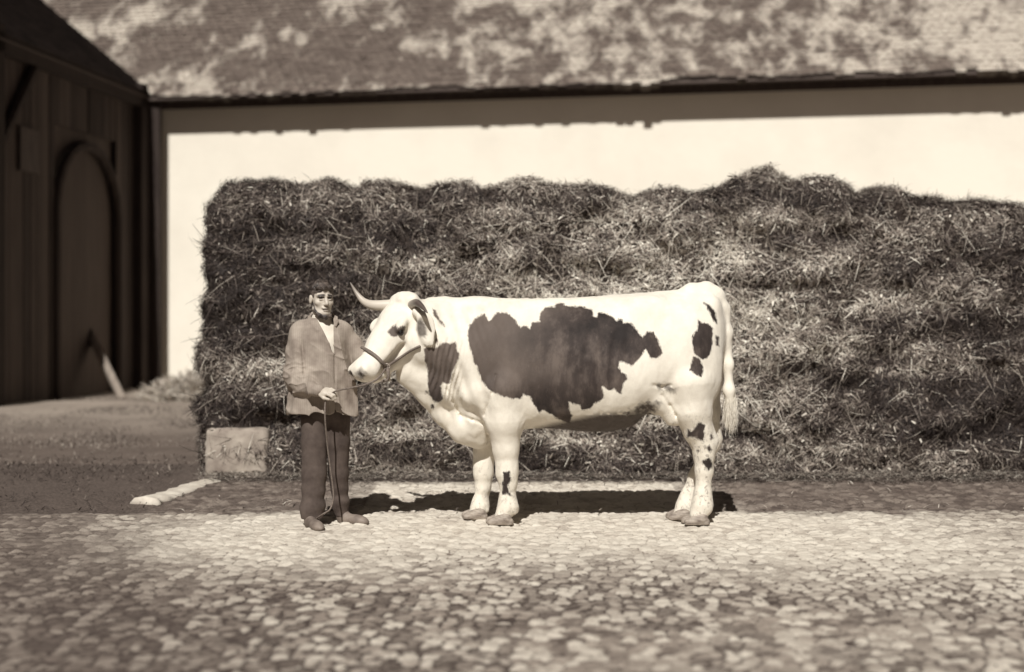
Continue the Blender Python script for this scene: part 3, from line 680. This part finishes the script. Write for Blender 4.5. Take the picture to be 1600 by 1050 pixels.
ppx = 800 + CVt[:, 0] / CVt[:, 1] * F; ppy = HOR + (EYE - CVt[:, 2]) / CVt[:, 1] * F
sdp = np.full(len(CVt), -60.)
for pl in PATCH: sdp = np.maximum(sdp, polysd(ppx, ppy, pl))
sdp = sdp / 234.
near = (CVt[:, 1] < CY + .02) | (ppx > 1120)
farp = (fbm(CVt[:, 0] * 2.2, CVt[:, 1] * 2, CVt[:, 2] * 2.4, 77) - .56) * .5
farp = np.where(CVt[:, 2] < .75, -.1, farp)
sdp = np.where(near, sdp, np.where(ppx < 650, -.2, farp))
# far legs stay white; dark skin: ear hollow, muzzle underside, nostril
pigment_shade = np.zeros(len(CVt))
pigment_shade = np.maximum(pigment_shade, sstep(0, 6, polysd(ppx, ppy, Z2([(565,350),(600,320),(640,370),(655,430),(640,470),(590,480),(555,420)]))) * .8 * (CVt[:, 1] < CY - .2))
pigment_shade = np.maximum(pigment_shade, sstep(1, -7, np.abs(ppx - 564) + np.abs(ppy - 583) * .9 - 12) * .6 * (CVt[:, 1] < CY - .2))
belly = sstep(-.02, .05, polysd(ppx, ppy, Z3([(560,592),(640,575),(700,562),(760,550),(850,545),(900,520),(940,500),(990,492),(1010,510),(980,560),(900,640),(760,680),(600,660),(480,640),(500,610)])) / 234.)  # mottled dark hair plus underside shade painted along the belly
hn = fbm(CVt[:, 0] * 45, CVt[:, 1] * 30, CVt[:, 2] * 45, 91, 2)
pigment_shade = np.maximum(pigment_shade, np.clip(belly * 1.3 - .6 * sstep(.42, .62, hn) * (ppy < 648), 0, .95))
flk = sstep(-.02, .03, polysd(ppx, ppy, Z3([(972,432),(1000,430),(1040,436),(1072,450),(1060,468),(1010,462),(985,452)])) / 234.)  # shade of the flank fold painted as a mottled dark patch
pigment_shade = np.maximum(pigment_shade, flk * np.clip(1.0 - .9 * sstep(.40, .56, hn), 0, .85))
for sg in (-1, 1): pigment_shade = np.maximum(pigment_shade, .85 * (np.linalg.norm(CVt - Hd(.622, sg * .052, -.035), axis=1) < .024))
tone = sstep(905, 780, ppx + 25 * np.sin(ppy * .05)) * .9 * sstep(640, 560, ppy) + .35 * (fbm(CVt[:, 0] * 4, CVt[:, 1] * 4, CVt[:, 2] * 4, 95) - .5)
dirt = np.clip(np.maximum(sstep(.62, .1, CVt[:, 2]) * .55, sstep(.9, .5, CVt[:, 2]) * sstep(1000, 1060, ppx) * .9), 0, 1)
me = raw_mesh('cow_body', CVt, CQ, True, {'patch': sdp, 'pigment_shade': pigment_shade, 'tone': np.clip(tone, 0, 1), 'dirt': dirt})
mc = Mat('cowhide', .8, .7, .22); v = mc.pos(); vs_ = mc.pos((1, 1, .45))
rag = mc.noise(v, 26, 3, .6); rag2 = mc.noise(mc.pos((1.2, 1, .4)), 90, 2)
s_ = mc.math('ADD', mc.attr('patch'), mc.math('ADD', mc.math('MULTIPLY', mc.math('SUBTRACT', rag, .5), .026), mc.math('MULTIPLY', mc.math('SUBTRACT', rag2, .5), .02)))
msk = mc.gray(mc.math('MULTIPLY_ADD', s_, 60.0, .5), [(.15, 0), (.85, 1)])
white = mc.ramp(mc.noise(v, 7, 6, .7), [(.3, .70), (.6, .82)])
blk = mc.ramp(mc.noise(mc.pos((1, 1, .5)), 5, 6, .65), [(.36, .018), (.5, .045), (.66, .13)])
flea = mc.gray(mc.noise(mc.pos((1, 1, .5)), 46, 5, .75), [(.60, 0), (.70, 1)])
blk = mc.mix(mc.math('MULTIPLY', flea, .3), blk, .15)
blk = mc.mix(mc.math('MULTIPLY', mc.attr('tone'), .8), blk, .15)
dn_ = mc.gray(mc.noise(mc.pos((1, 1, .7)), 38, 5, .75), [(.53, 0), (.64, 1)])
white = mc.mix(mc.math('MULTIPLY', mc.math('MULTIPLY', dn_, mc.attr('dirt')), .8), white, .2)
colr = mc.mix(msk, white, blk); colr = mc.mix(mc.attr('pigment_shade'), colr, .07)
mc.color(colr); hair_n = mc.noise(mc.pos((3, 3, 1)), 55, 3)
mc.bump(hair_n, .35, .006)
mc.b.inputs['Sheen Weight'].default_value = .1
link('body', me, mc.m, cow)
def coat(N=110000):
    r = np.random.default_rng(43); ok = np.where((CVt[:, 1] < CY + .25) & (CVt[:, 2] > .09))[0]; i = r.choice(ok, N); i = i[(pigment_shade[i] > .15) | (dirt[i] > .25) ]; N = len(i); p = CVt[i] + r.normal(0, .003, (N, 3)); nn = CN[i]
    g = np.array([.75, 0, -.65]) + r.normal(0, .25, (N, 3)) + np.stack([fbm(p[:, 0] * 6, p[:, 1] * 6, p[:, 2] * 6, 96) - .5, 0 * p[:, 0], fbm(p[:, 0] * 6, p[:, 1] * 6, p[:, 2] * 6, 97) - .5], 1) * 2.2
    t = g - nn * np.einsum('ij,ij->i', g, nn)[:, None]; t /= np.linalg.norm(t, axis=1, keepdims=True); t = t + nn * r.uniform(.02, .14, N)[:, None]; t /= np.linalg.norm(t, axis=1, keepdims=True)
    V, q, a = ribbons(p - nn * .001, t, nn, r.uniform(.007, .014, N) * (1 + 1.2 * (pigment_shade[i] > .3)), r.uniform(.001, .0018, N), r.uniform(0, .1, N), sdp[i])
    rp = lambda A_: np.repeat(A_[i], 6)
    return raw_mesh('coat', V, q, False, {'patch': a, 'pigment_shade': rp(pigment_shade), 'tone': rp(np.clip(tone, 0, 1)), 'dirt': rp(dirt)})
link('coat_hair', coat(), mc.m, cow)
# hooves
mho = m_noise('hoof_horn', .15, .45, 18, .6, .3, .004, (1, 1, 3))
def hoof(cx, w, Yc, base_y, name='hoof'):
    z0 = P(0, base_y, Yc)[2]; c = P(cx, base_y, Yc); hw = w / 2 / 230.; c[2] = 0
    vx = Vox(c - np.array([hw + .06, .12, .03]), c + np.array([hw + .06, .12, .16]), .004)
    for sg in (-1, 1):
        o = np.array([-.006 * sg, sg * .036, 0])
        vx.cone(c + o + np.array([.36 * hw, 0, .048]), c + o + np.array([-.60 * hw, 0, .026]), .044, .031, .004)
        vx.cone(c + o + np.array([.60 * hw, 0, .026]), c + o + np.array([-.6 * hw, 0, .006]), .036, .024, .006)
    vx.put(lambda X, Y, Z: Z - .012 + 0 * X + 0 * Y, vx.lo, vx.lo + vx.n * vx.h, 0, 'cut')
    V, q = vx.mesh('h'); return link(name, raw_mesh('hoof', V, q), mho, cow)
hoof(780, 42, CY - .16, 820); hoof(741, 40, CY + .10, 816); hoof(1086, 40, CY - .16, 818); hoof(1060, 36, CY + .07, 815)
mhorn = Mat('horn', .4, .45, .5); mhorn.color(mhorn.ramp(mhorn.attr('shade'), [(0, .62), (.6, .5), (1, .1)])); mhorn.bump(mhorn.noise(mhorn.pos(), 40, 3), .2, .003)
def horn(pts, r0, s0=0.):
    pts = spline(pts, 8); m = MB(); n = len(pts)
    rad = [r0 * (1 - (i / (n - 1)) ** 1.4) + .003 for i in range(n)]; m.tube(pts, rad, 14)
    m.a = [min(1, max(s0, s0 + (i // 14) / n)) for i in range(len(m.v))]
    link('horn', m.mesh('horn', True), mhorn.m, cow)
horn([Hd(.03, -.06, -.04), C(586, 477, -.06), C(570, 472, -.03), C(558, 459, -.01), C(547, 441, .0)], .036)
horn([Hd(.03, .08, -.05), C(650, 473, -.29), C(657, 477, -.36), C(663, 483, -.42), C(668, 489, -.45)], .026, .62)  # whole near horn darkened to paint in its shaded side
me_eye = Mat('dark_eye', .012, .12, .6).m
def ball(c, r, n=16):
    m = MB(); V = []; 
    pts = []; rad = []
    for i in range(n + 1):
        a_ = math.pi * i / n; pts.append(c + np.array([0, 0, -r * math.cos(a_)])); rad.append(max(1e-4, r * math.sin(a_)))
    m.tube(pts, rad, 16); return m
for sg in (-1, 1): link('eye', ball(Hd(.245, sg * .135 - .006, -.07), .022).mesh('eye', True), me_eye, cow)
# switch of the tail: long hairs
def switch():
    r = np.random.default_rng(31); N = 3500
    c = C(1141, 622, -.01); p = c + r.normal(0, 1, (N, 3)) * np.array([.014, .014, .03]); p[:, 2] -= r.random(N) * .05
    t = np.stack([r.normal(.03, .10, N), r.normal(0, .10, N), -np.ones(N)], 1); t /= np.linalg.norm(t, axis=1, keepdims=True)
    nn = np.cross(t, r.normal(0, 1, (N, 3))); nn /= np.linalg.norm(nn, axis=1, keepdims=True)
    V, q, a = ribbons(p, t, nn, r.uniform(.05, .16, N), r.uniform(.0015, .003, N), np.zeros(N), r.uniform(.4, 1, N))
    return raw_mesh('tail_hair', V, q, False, {'shade': a})
link('tail_hair', switch(), Mat('white_hair', .75, .7, .3).m, cow)

# ================================================================== THE MAN
MY = 8.97
def M(px, py, dy=0.): return P(px, py, MY + dy)
man = empty('person', (P(503, 0, MY)[0], MY, 0), 'bearded man in pale smock and dark trousers holding the rope at the cow’s head', 'person')
yaw = R(27); Lh = np.array([math.cos(yaw), math.sin(yaw), 0]); Fh = np.array([math.sin(yaw), -math.cos(yaw), 0]); Uh = np.array([0, 0, 1.])
tl = R(2); Fh = Fh * math.cos(tl) + Uh * math.sin(tl); Uh = np.cross(Lh, Fh); Uh = Uh if Uh[2] > 0 else -Uh
HC = M(502.5, 466, -.02)
def h(l, f, z): return HC + Lh * l + Fh * f + Uh * z
HMX = np.array([Lh, Fh, Uh])
HAND = M(512, 612, -.27)
def fingers(vx, hc, ax, back, side, r=.0088, curl=1):
    """hc wrist end of the hand; ax along the hand, back = out of the back of the hand, side = toward the thumb"""
    vx.ell(hc + ax * .045, (.048, .040, .018), [ax, side, back], .012)
    vx.ell(hc + ax * .05 + side * .012, (.03, .028, .02), [ax, side, back], .012)
    for i, (o, L) in enumerate(((.030, .9), (.011, 1.), (-.009, .95), (-.027, .8))):
        k0 = hc + ax * (.085 - .004 * abs(i - 1)) + side * o + back * .004
        k1 = k0 + (ax * .030 - back * .018) * L; k2 = k1 + (-back * .026 + ax * .004) * L; k3 = k2 + (-ax * .020 - back * .004) * L
        vx.chain([k0, k1, k2, k3], [r * 1.12, r * 1.02, r * .95, r * .82], .004)
    t0 = hc + ax * .025 + side * .032 - back * .004; t1 = t0 + ax * .032 + side * .016 - back * .012; t2 = t1 + ax * .030 - side * .006 - back * .012
    vx.chain([t0, t1, t2], [.013, .0105, .0088], .006)
def man_body():
    vx = Vox((P(438, 0, MY)[0], 8.55, .02), (P(612, 0, MY)[0], 9.22, 1.70), .0042)
    # head
    vx.ell(h(0, -.012, .032), (.072, .092, .082), HMX, .02)
    vx.ell(h(0, .022, -.042), (.056, .060, .074), HMX, .03)
    vx.ell(h(0, .066, -.103), (.024, .022, .02), HMX, .022)
    for s_ in (-1, 1):
        vx.ell(h(s_ * .040, .052, -.032), (.022, .02, .018), HMX, .02)
        vx.cone(h(s_ * .046, .064, .012), h(s_ * .012, .084, .013), .010, .011, .010)
        vx.cone(h(s_ * .048, .005, -.07), h(s_ * .028, .052, -.103), .018, .015, .025)
        vx.ell(h(s_ * .029, .093, -.003), (.019, .018, .0095), HMX, .007, 'cut')
        vx.ell(h(s_ * .029, .079, .0055), (.018, .009, .0045), HMX, .004); vx.ell(h(s_ * .029, .076, -.0125), (.017, .008, .004), HMX, .005)
        vx.ell(h(s_ * .0115, .094, -.046), (.0085, .011, .008), HMX, .006)
        vx.ell(h(s_ * .074, -.008, -.008), (.010, .019, .031), HMX, .006); vx.ell(h(s_ * .088, .002, -.004), (.008, .010, .018), HMX, .004, 'cut')
    vx.chain([h(0, .082, .010), h(0, .094, -.018), h(0, .106, -.042)], [.0085, .0095, .0125], .008)
    vx.ell(h(0, .081, -.068), (.027, .012, .010), HMX, .010)
    vx.ell(h(0, .088, -.073), (.021, .006, .005), HMX, .004); vx.ell(h(0, .086, -.086), (.018, .008, .006), HMX, .005)
    vx.ell(h(0, .094, -.079), (.025, .010, .0024), HMX, .003, 'cut')
    vx.cone(h(0, -.022, -.07), M(503, 505, .03), .052, .060, .02)
    # trunk and limbs (mostly under clothing)
    vx.ell(M(503, 552, .01), (.125, .085, .18), None, .03); vx.ell(M(506, 620, .01), (.12, .08, .12), None, .04)
    vx.cone(M(478, 515, .02), M(528, 515, .02), .035, .035, .04)
    vx.chain([M(471, 520, .01), M(459, 585, -.03), M(488, 608, -.17), M(497, 611, -.21)], [.034, .034, .027, .024], .01)
    vx.chain([M(533, 521, .01), M(563, 557, .01), M(590, 574, -.04), M(597, 577, -.06)], [.034, .032, .028, .026], .01)
    ax = M(530, 614, -.28) - M(497, 611, -.21); ax /= np.linalg.norm(ax); bk = np.array([.05, -.62, .78]); bk -= ax * (bk @ ax); bk /= np.linalg.norm(bk); sd_ = np.cross(bk, ax)
    if sd_[1] > 0: pass
    fingers(vx, M(499, 611, -.215), ax, bk, -sd_ if (sd_ @ np.array([0, -1, 0])) < 0 else sd_)
    ax = np.array([.93, -.2, -.3]); ax /= np.linalg.norm(ax); bk = np.array([.1, .8, .5]); bk -= ax * (bk @ ax); bk /= np.linalg.norm(bk)
    fingers(vx, M(597, 577, -.06), ax, bk, np.cross(bk, ax))
    for lx0, lx1, y0, y1, dy in ((491, 489, 650, 812, -.06), (528, 533, 650, 800, .07)):
        vx.chain([M(lx0, y0, dy * .1), M((lx0 + lx1) / 2, 725, dy * .6), M(lx1, y1, dy)], [.06, .042, .03], .02)
    return vx.mesh('man')
V, q = man_body()
msk_ = Mat('skin', .55, .55, .35); msk_.b.inputs['Subsurface Weight'].default_value = .0
lipA = np.exp(-(np.linalg.norm((V - h(0, .088, -.079)) @ HMX.T / np.array([.024, .03, .010]), axis=1)) ** 4)
browA = np.zeros(len(V))
for s_ in (-1, 1):
    loc = (V - h(s_ * .031, .085, .0145)) @ HMX.T
    browA = np.maximum(browA, np.exp(-(np.abs(loc[:, 0] / .021) ** 4 + np.abs((loc[:, 2] + .12 * s_ * loc[:, 0]) / .0075) ** 4 + np.abs(loc[:, 1] / .03) ** 4)))
v = msk_.pos(); base = msk_.ramp(msk_.noise(v, 30, 4), [(.3, .46), (.7, .60)])
c1 = msk_.mix(msk_.attr('lip'), base, .2); msk_.color(msk_.mix(msk_.attr('brow'), c1, .03)); msk_.bump(msk_.noise(v, 120, 3), .15, .002)
for s_ in (-1, 1):
    loc = (V - h(s_ * .029, .082, .0012)) @ HMX.T
    browA = np.maximum(browA, np.exp(-(np.abs(loc[:, 0] / .0185) ** 4 + np.abs(loc[:, 2] / .0042) ** 4 + np.abs(loc[:, 1] / .025) ** 4)))
browA = np.clip(browA * 1.8, 0, 1)
link('body', raw_mesh('person_body', V, q, True, {'lip': lipA * .9, 'brow': browA * .95}), msk_.m, man)
eyem = Mat('eye_white', .30, .25, .5); eyem.color(eyem.ramp(eyem.attr('shade'), [(.4, .09), (.6, .012)]))  # eye whites kept dark, the brow's shade painted in
for s_ in (-1, 1):
    bm_ = ball(h(s_ * .029, .0675, -.004), .0118, 20)
    gz = h(s_ * .029 + .001, .0793, -.004)
    bm_.a = [1. if np.linalg.norm(np.array(p) - gz) < .0072 else 0. for p in bm_.v]
    link('eye', bm_.mesh('eye', True), eyem.m, man)
mhair = Mat('dark_hair', .03, .5, .4); mhair.color(mhair.ramp(mhair.noise(mhair.pos(), 24, 4), [(.4, .025), (.65, .16)]))
mhair.bump(mhair.noise(mhair.pos((1, 1, .3)), 220, 2), .8, .004)
def hair():
    vx = Vox(HC - .17, HC + np.array([.17, .17, .19]), .0036)
    vx.ell(h(0, -.018, .036), (.078, .098, .088), HMX, .01)
    vx.ell(h(0, .115, -.035), (.068, .080, .093), HMX, .008, 'cut')     # the face
    vx.ell(h(0, .03, -.12), (.12, .14, .095), HMX, .012, 'cut')
    for s_ in (-1, 1):
        vx.ell(h(s_ * .086, .0, -.012), (.030, .030, .042), HMX, .006, 'cut')
        vx.cone(h(s_ * .067, .022, .04), h(s_ * .066, .022, .008), .008, .004, .010)
    vx.chain([h(-.055, .062, .070), h(-.01, .084, .066), h(.035, .074, .070), h(.06, .045, .055)], [.010, .012, .010, .010], .015)   # fringe
    vx.chain([h(-.066, .02, .075), h(-.03, .03, .11), h(.03, .02, .112)], [.011, .012, .011], .02)
    return vx.mesh('hair', lambda x, y, z: .006 * (vn(x * 30, y * 30, z * 40, 4) - .5) + .004 * (vn(x * 60 + z * 150, y * 60, z * 150, 5) - .5))
V, q = hair(); link('hair', raw_mesh('hair', V, q), mhair.m, man)
def strands():
    r = np.random.default_rng(41); V0, q0 = hair(); N0 = normals(V0, q0); N = 5000
    i = r.integers(0, len(V0), N); loc = (V0[i] - HC) @ HMX.T; i = i[((loc[:, 2] > .06) | (loc[:, 1] < .0)) & ((np.abs(loc[:, 0]) < .062) | (loc[:, 2] > .03) | (loc[:, 1] < -.045))]; N = len(i); p = V0[i]; nn = N0[i]; crown = h(-.01, -.05, .12)
    t = p - crown; t += Fh * .04 - Lh * .05; t -= nn * np.einsum('ij,ij->i', t, nn)[:, None]; t += r.normal(0, .012, t.shape)
    t /= np.linalg.norm(t, axis=1, keepdims=True); t = t + nn * .03
    V, q, a = ribbons(p - nn * .002, t, nn, r.uniform(.010, .024, N), r.uniform(.001, .002, N), r.uniform(0, .05, N), r.uniform(0, 1, N))
    return raw_mesh('hair_strands', V, q, False, {'shade': a})
mst = Mat('hair_strand', .05, .38, .6); mst.color(mst.ramp(mst.attr('shade'), [(0, .02), (.6, .08), (1, .26)]))
link('hair_strand', strands(), mst.m, man)
def beard():
    vx = Vox(HC - np.array([.12, .14, .19]), HC + np.array([.12, .12, .06]), .0036)
    for s_ in (-1, 1):
        vx.chain([h(s_ * .064, .022, -.025), h(s_ * .060, .022, -.050), h(s_ * .053, .030, -.085), h(s_ * .032, .055, -.115), h(0, .070, -.126)], [.003, .006, .012, .016, .019], .010)
    return vx.mesh('beard', lambda x, y, z: .008 * (vn(x * 90, y * 90, z * 60, 4) - .5))
V, q = beard(); link('beard', raw_mesh('beard', V, q), mhair.m, man)
# smock
def tri_sd(px, py): return polysd(px, py, [(487, 480), (519, 480), (522, 508), (522, 556)])
def smock(inner=False):
    vx = Vox((P(432, 0, MY)[0], 8.62, P(0, 660, MY)[2]), (P(605, 0, MY)[0], 9.26, P(0, 482, MY)[2]), .005)
    zz = np.array([P(0, y, MY)[2] for y in (652, 640, 600, 560, 530, 512, 503, 497)])
    hw = np.array([.216, .214, .205, .195, .192, .170, .125, .085]); hd = np.array([.165, .160, .142, .132, .128, .112, .092, .075]); xc = np.array([P(x, 0, MY)[0] for x in (504, 504, 504, 504, 503, 503, 503, 503)])
    o = np.argsort(zz); zz, hw, hd, xc = zz[o], hw[o], hd[o], xc[o]
    def loft(X, Y, Z):
        w = np.interp(Z, zz, hw); d_ = np.interp(Z, zz, hd); cx = np.interp(Z, zz, xc)
        q_ = (np.abs((X - cx) / w) ** 2.3 + np.abs((Y - MY - .01) / d_) ** 2.3) ** (1 / 2.3)
        return np.maximum((q_ - 1) * np.minimum(w, d_), (Z - zz[-1]))
    vx.put(loft, vx.lo, vx.lo + vx.n * vx.h, .02, 'add')
    vx.cone(M(472, 513, .02), M(534, 514, .02), .055, .055, .04)
    vx.chain([M(469, 518, .01), M(460, 552, -.0), M(458, 586, -.04), M(476, 602, -.13), M(496, 610.5, -.21)], [.062, .057, .062, .056, .036], .03)
    vx.chain([M(536, 520, .01), M(549, 538, .02), M(563, 558, .01), M(579, 571, -.02), M(593, 576, -.05)], [.058, .052, .05, .045, .036], .03)
    vx.cone(M(493, 610, -.20), M(497.5, 611, -.222), .039, .037, .004)
    # collar
    vx.chain([M(503, 490, .095), M(488, 490, .06), M(483, 496, -.01), M(487, 505, -.075), M(496, 516, -.105)], [.009, .009, .009, .009, .006], .010)
    vx.chain([M(503, 490, .095), M(518, 490, .06), M(526, 496, -.01), M(527, 503, -.070), M(525, 509, -.090)], [.008, .008, .007, .007, .005], .010)
    # open neck
    def vee(X, Y, Z):
        px = 800 + X / Y * F; py = HOR + (EYE - Z) / Y * F
        px, py = np.broadcast_arrays(px, py)
        return np.maximum(-tri_sd(px, py) / 235., (Y - (MY - .0))).astype(np.float32)
    vx.put(vee, M(480, 560, -.3), M(530, 480, .05), .004, 'cut')
    vx.cone(h(0, -.03, -.09), M(503, 508, .03), .058, .064, .006, 'cut')
    # open hem and cuffs
    z_h = P(0, 643, MY)[2]
    wob = lambda X: .006 * np.sin(X * 38) 
    vx.put(lambda X, Y, Z: (Z - z_h - wob(X) + 0 * Y).astype(np.float32), vx.lo, vx.lo + vx.n * vx.h, 0, 'cut')
    vx.put(lambda X, Y, Z: np.maximum(loft(X, Y, Z) + .018, Z - z_h - .05).astype(np.float32), vx.lo, vx.lo + vx.n * vx.h, .004, 'cut')
    def disp(x, y, z):
        px = 800 + x / y * F; py = HOR + (EYE - z) / y * F
        sl_ = sstep(480, 468, px - .0 * py)
        def ridge(n_): return (1 - np.abs(2 * n_ - 1)) ** 2.5
        torso = sstep(500, 540, py)
        f1 = (vn(x * 16, y * 9, z * 2.2, 6) - .5) * .024 * torso + (ridge(vn(x * 11 + z * 2, y * 6, z * 3.2, 12)) - .3) * .026 * torso
        slv = sstep(484, 470, px) * sstep(556, 575, py) * sstep(625, 612, py)
        f2 = (ridge(vn(x * 9 + z * 16, y * 8, z * 30 - x * 12, 3)) - .45) * .011 * slv
        f3 = (ridge(vn(x * 12, y * 8, z * 18 + x * 9, 14)) - .3) * .007 * sstep(520, 550, py) * sstep(630, 610, py)
        f4 = -.007 * np.exp(-((px - 523 - .01 * (py - 556)) / 1.5) ** 2) * (py > 553) * (y < MY)
        arm = -.012 * np.exp(-((px - 474 - .08 * (py - 560)) / 3.0) ** 2) * sstep(525, 545, py) * sstep(600, 590, py) * (y < MY)
        return f1 + f2 + f3 + f4 + arm + .003 * (vn(x * 40, y * 30, z * 14, 8) - .5)
    return vx.mesh('smock', disp)
V, q = smock()
mj = Mat('smock_cloth', .24, .92, .1); v = mj.obj()
wvn = mj.n('TexWave', wave_type='BANDS', bands_direction='X'); wvn.inputs['Scale'].default_value = 22; wvn.inputs['Distortion'].default_value = 1.2; wvn.inputs['Detail'].default_value = 1; mj.l(v, wvn.inputs['Vector'])
tn = mj.ramp(mj.noise(v, 9, 5), [(.3, .22), (.7, .40)])
mj.color(mj.mix(mj.math('MULTIPLY', wvn.outputs['Fac'], .14), tn, .15)); mj.bump(mj.noise(v, 300, 2), .25, .002)
link('smock', raw_mesh('smock', V, q), mj.m, man)
def shirt():
    vx = Vox((P(455, 0, MY)[0], 8.75, P(0, 600, MY)[2]), (P(552, 0, MY)[0], 9.15, P(0, 478, MY)[2]), .005)
    vx.ell(M(504, 548, .0), (.13, .108, .19), None, .03)
    vx.cone(M(503, 491, .02), M(503, 510, .015), .066, .080, .05)
    vx.cone(h(0, -.028, -.07), M(503, 500, .03), .053, .060, .004, 'cut')
    vx.put(lambda X, Y, Z: (Z - P(0, 578, MY)[2] + 0 * X + 0 * Y).astype(np.float32), vx.lo, vx.lo + vx.n * vx.h, 0, 'cut')
    return vx.mesh('shirt', lambda x, y, z: .010 * (vn(x * 25, y * 10, z * 5, 3) - .5))
V, q = shirt(); link('shirt', raw_mesh('shirt', V, q), m_noise('white_linen', .66, .8, 12, .9, .2, .002), man)
def trousers():
    vx = Vox((P(458, 0, MY)[0], 8.72, .02), (P(560, 0, MY)[0], 9.22, P(0, 600, MY)[2]), .0055)
    vx.ell(M(507, 640, .01), (.155, .11, .12), None, .03)
    vx.chain([M(491, 655, -.005), M(491, 690, -.02), M(491, 740, -.04), M(489, 790, -.06), M(489, 815, -.075)], [.088, .083, .080, .080, .082], .02)
    vx.chain([M(528, 655, .015), M(528, 690, .03), M(529, 740, .05), M(532, 780, .07), M(534, 803, .08)], [.082, .076, .062, .05, .05], .02)
    z1 = .055
    vx.put(lambda X, Y, Z: (Z - z1 - .02 * np.sin(X * 40) * .3 + 0 * Y).astype(np.float32), vx.lo, vx.lo + vx.n * vx.h, 0, 'cut')
    return vx.mesh('t', lambda x, y, z: .014 * (vn(x * 14, y * 10, z * 3.5, 6) - .5) + .006 * np.sin(z * 45 + 6 * vn(x * 9, y * 9, z * 6, 2)) * sstep(.35, .08, z))
V, q = trousers(); link('trousers', raw_mesh('trousers', V, q), m_noise('wool_trousers', .06, .11, 14, .95, .3, .003, det=6), man)
msh = m_noise('dusty_leather', .09, .24, 12, .6, .2, .003)
def shoe(ax_, ay_, dirx, Y):
    heel = P(ax_, ay_, Y); heel[2] = .0; d = np.array([math.sin(dirx), -math.cos(dirx), 0]); sd_ = np.array([d[1], -d[0], 0])
    vx = Vox(heel - .3, heel + .3, .005); Mx = [d, sd_, [0, 0, 1]]
    vx.ell(heel + d * .02 + np.array([0, 0, .05]), (.048, .036, .055), Mx, .03)
    vx.ell(heel + d * .10 + np.array([0, 0, .036]), (.088, .038, .036), Mx, .03)
    vx.ell(heel + d * .155 + np.array([0, 0, .024]), (.060, .036, .026), Mx, .03)
    vx.put(lambda X, Y_, Z: (Z - .008 + 0 * X + 0 * Y_).astype(np.float32), vx.lo, vx.lo + vx.n * vx.h, 0, 'cut')
    V, q = vx.mesh('s'); link('shoe', raw_mesh('shoe', V, q), msh, man)
shoe(482, 826, R(32), MY - .10); shoe(532, 812, R(68), MY + .08)

# ================================================================== HALTER AND LEAD ROPE
mrope = m_noise('rope_leather', .08, .26, 60, .7, .5, .003, (1, 1, 4))
ring = C(604, 573, -.385)
halter = empty('halter', ring, 'leather halter on the cow’s head with a lead rope to the man’s hand', 'halter')
def surf(px, py, off=.010):
    """point on the near hide seen at this place of the head"""
    d = (ppx - px) ** 2 + (ppy - py) ** 2 + (CN[:, 1] > .2) * 1e4; i = np.argsort(d)[:12]; i = i[np.argmin(CVt[i, 1])]
    return P(px, py, CVt[i, 1] - off * 1.0)
ring = surf(604, 573, .02)
b = MB(); b.tube(spline([surf(656, 541), surf(640, 549), surf(625, 559), ring], 5), .009, 8, .5, 1.5); link('cheek_strap', b.mesh('s', True), mrope, halter)
b = MB(); nb = [surf(566, 543), surf(577, 549), surf(588, 557), surf(597, 566), ring]
b.tube(spline(nb, 5), .010, 8, .5, 1.4); link('noseband', b.mesh('s', True), mrope, halter)
b = MB(); cc = ring; b.tube([cc + np.array([.02 * math.cos(t), -.004, .02 * math.sin(t)]) for t in np.linspace(0, 2 * math.pi, 17)], .005, 6); link('ring', b.mesh('s', True), Mat('iron', .3, .4, .5).m, halter)
b = MB(); b.tube(spline([ring, ring + np.array([.012, -.02, -.04]), ring + np.array([.008, -.02, -.085]), ring + np.array([-.03, -.015, -.095])], 5), [.012] * 8 + [.010] * 8, 8); link('knot_end', b.mesh('s', True), mrope, halter)
b = MB(); hp_ = M(528, 610, -.285)
b.tube(spline([ring, P(590, 592, 8.70), P(570, 601, 8.67), P(548, 606, 8.665), hp_, M(519, 614, -.262), M(511, 621, -.252), M(508, 632, -.258), M(508, 655, -.27), M(512, 700, -.2), M(518, 745, -.17), M(521, 775, -.16), M(516, 795, -.17), M(505, 803, -.20), P(492, 812, 8.85)], 7), [.0060] * 35 + [.0056] * 64, 8)
link('lead_rope', b.mesh('r', True), mrope, halter)
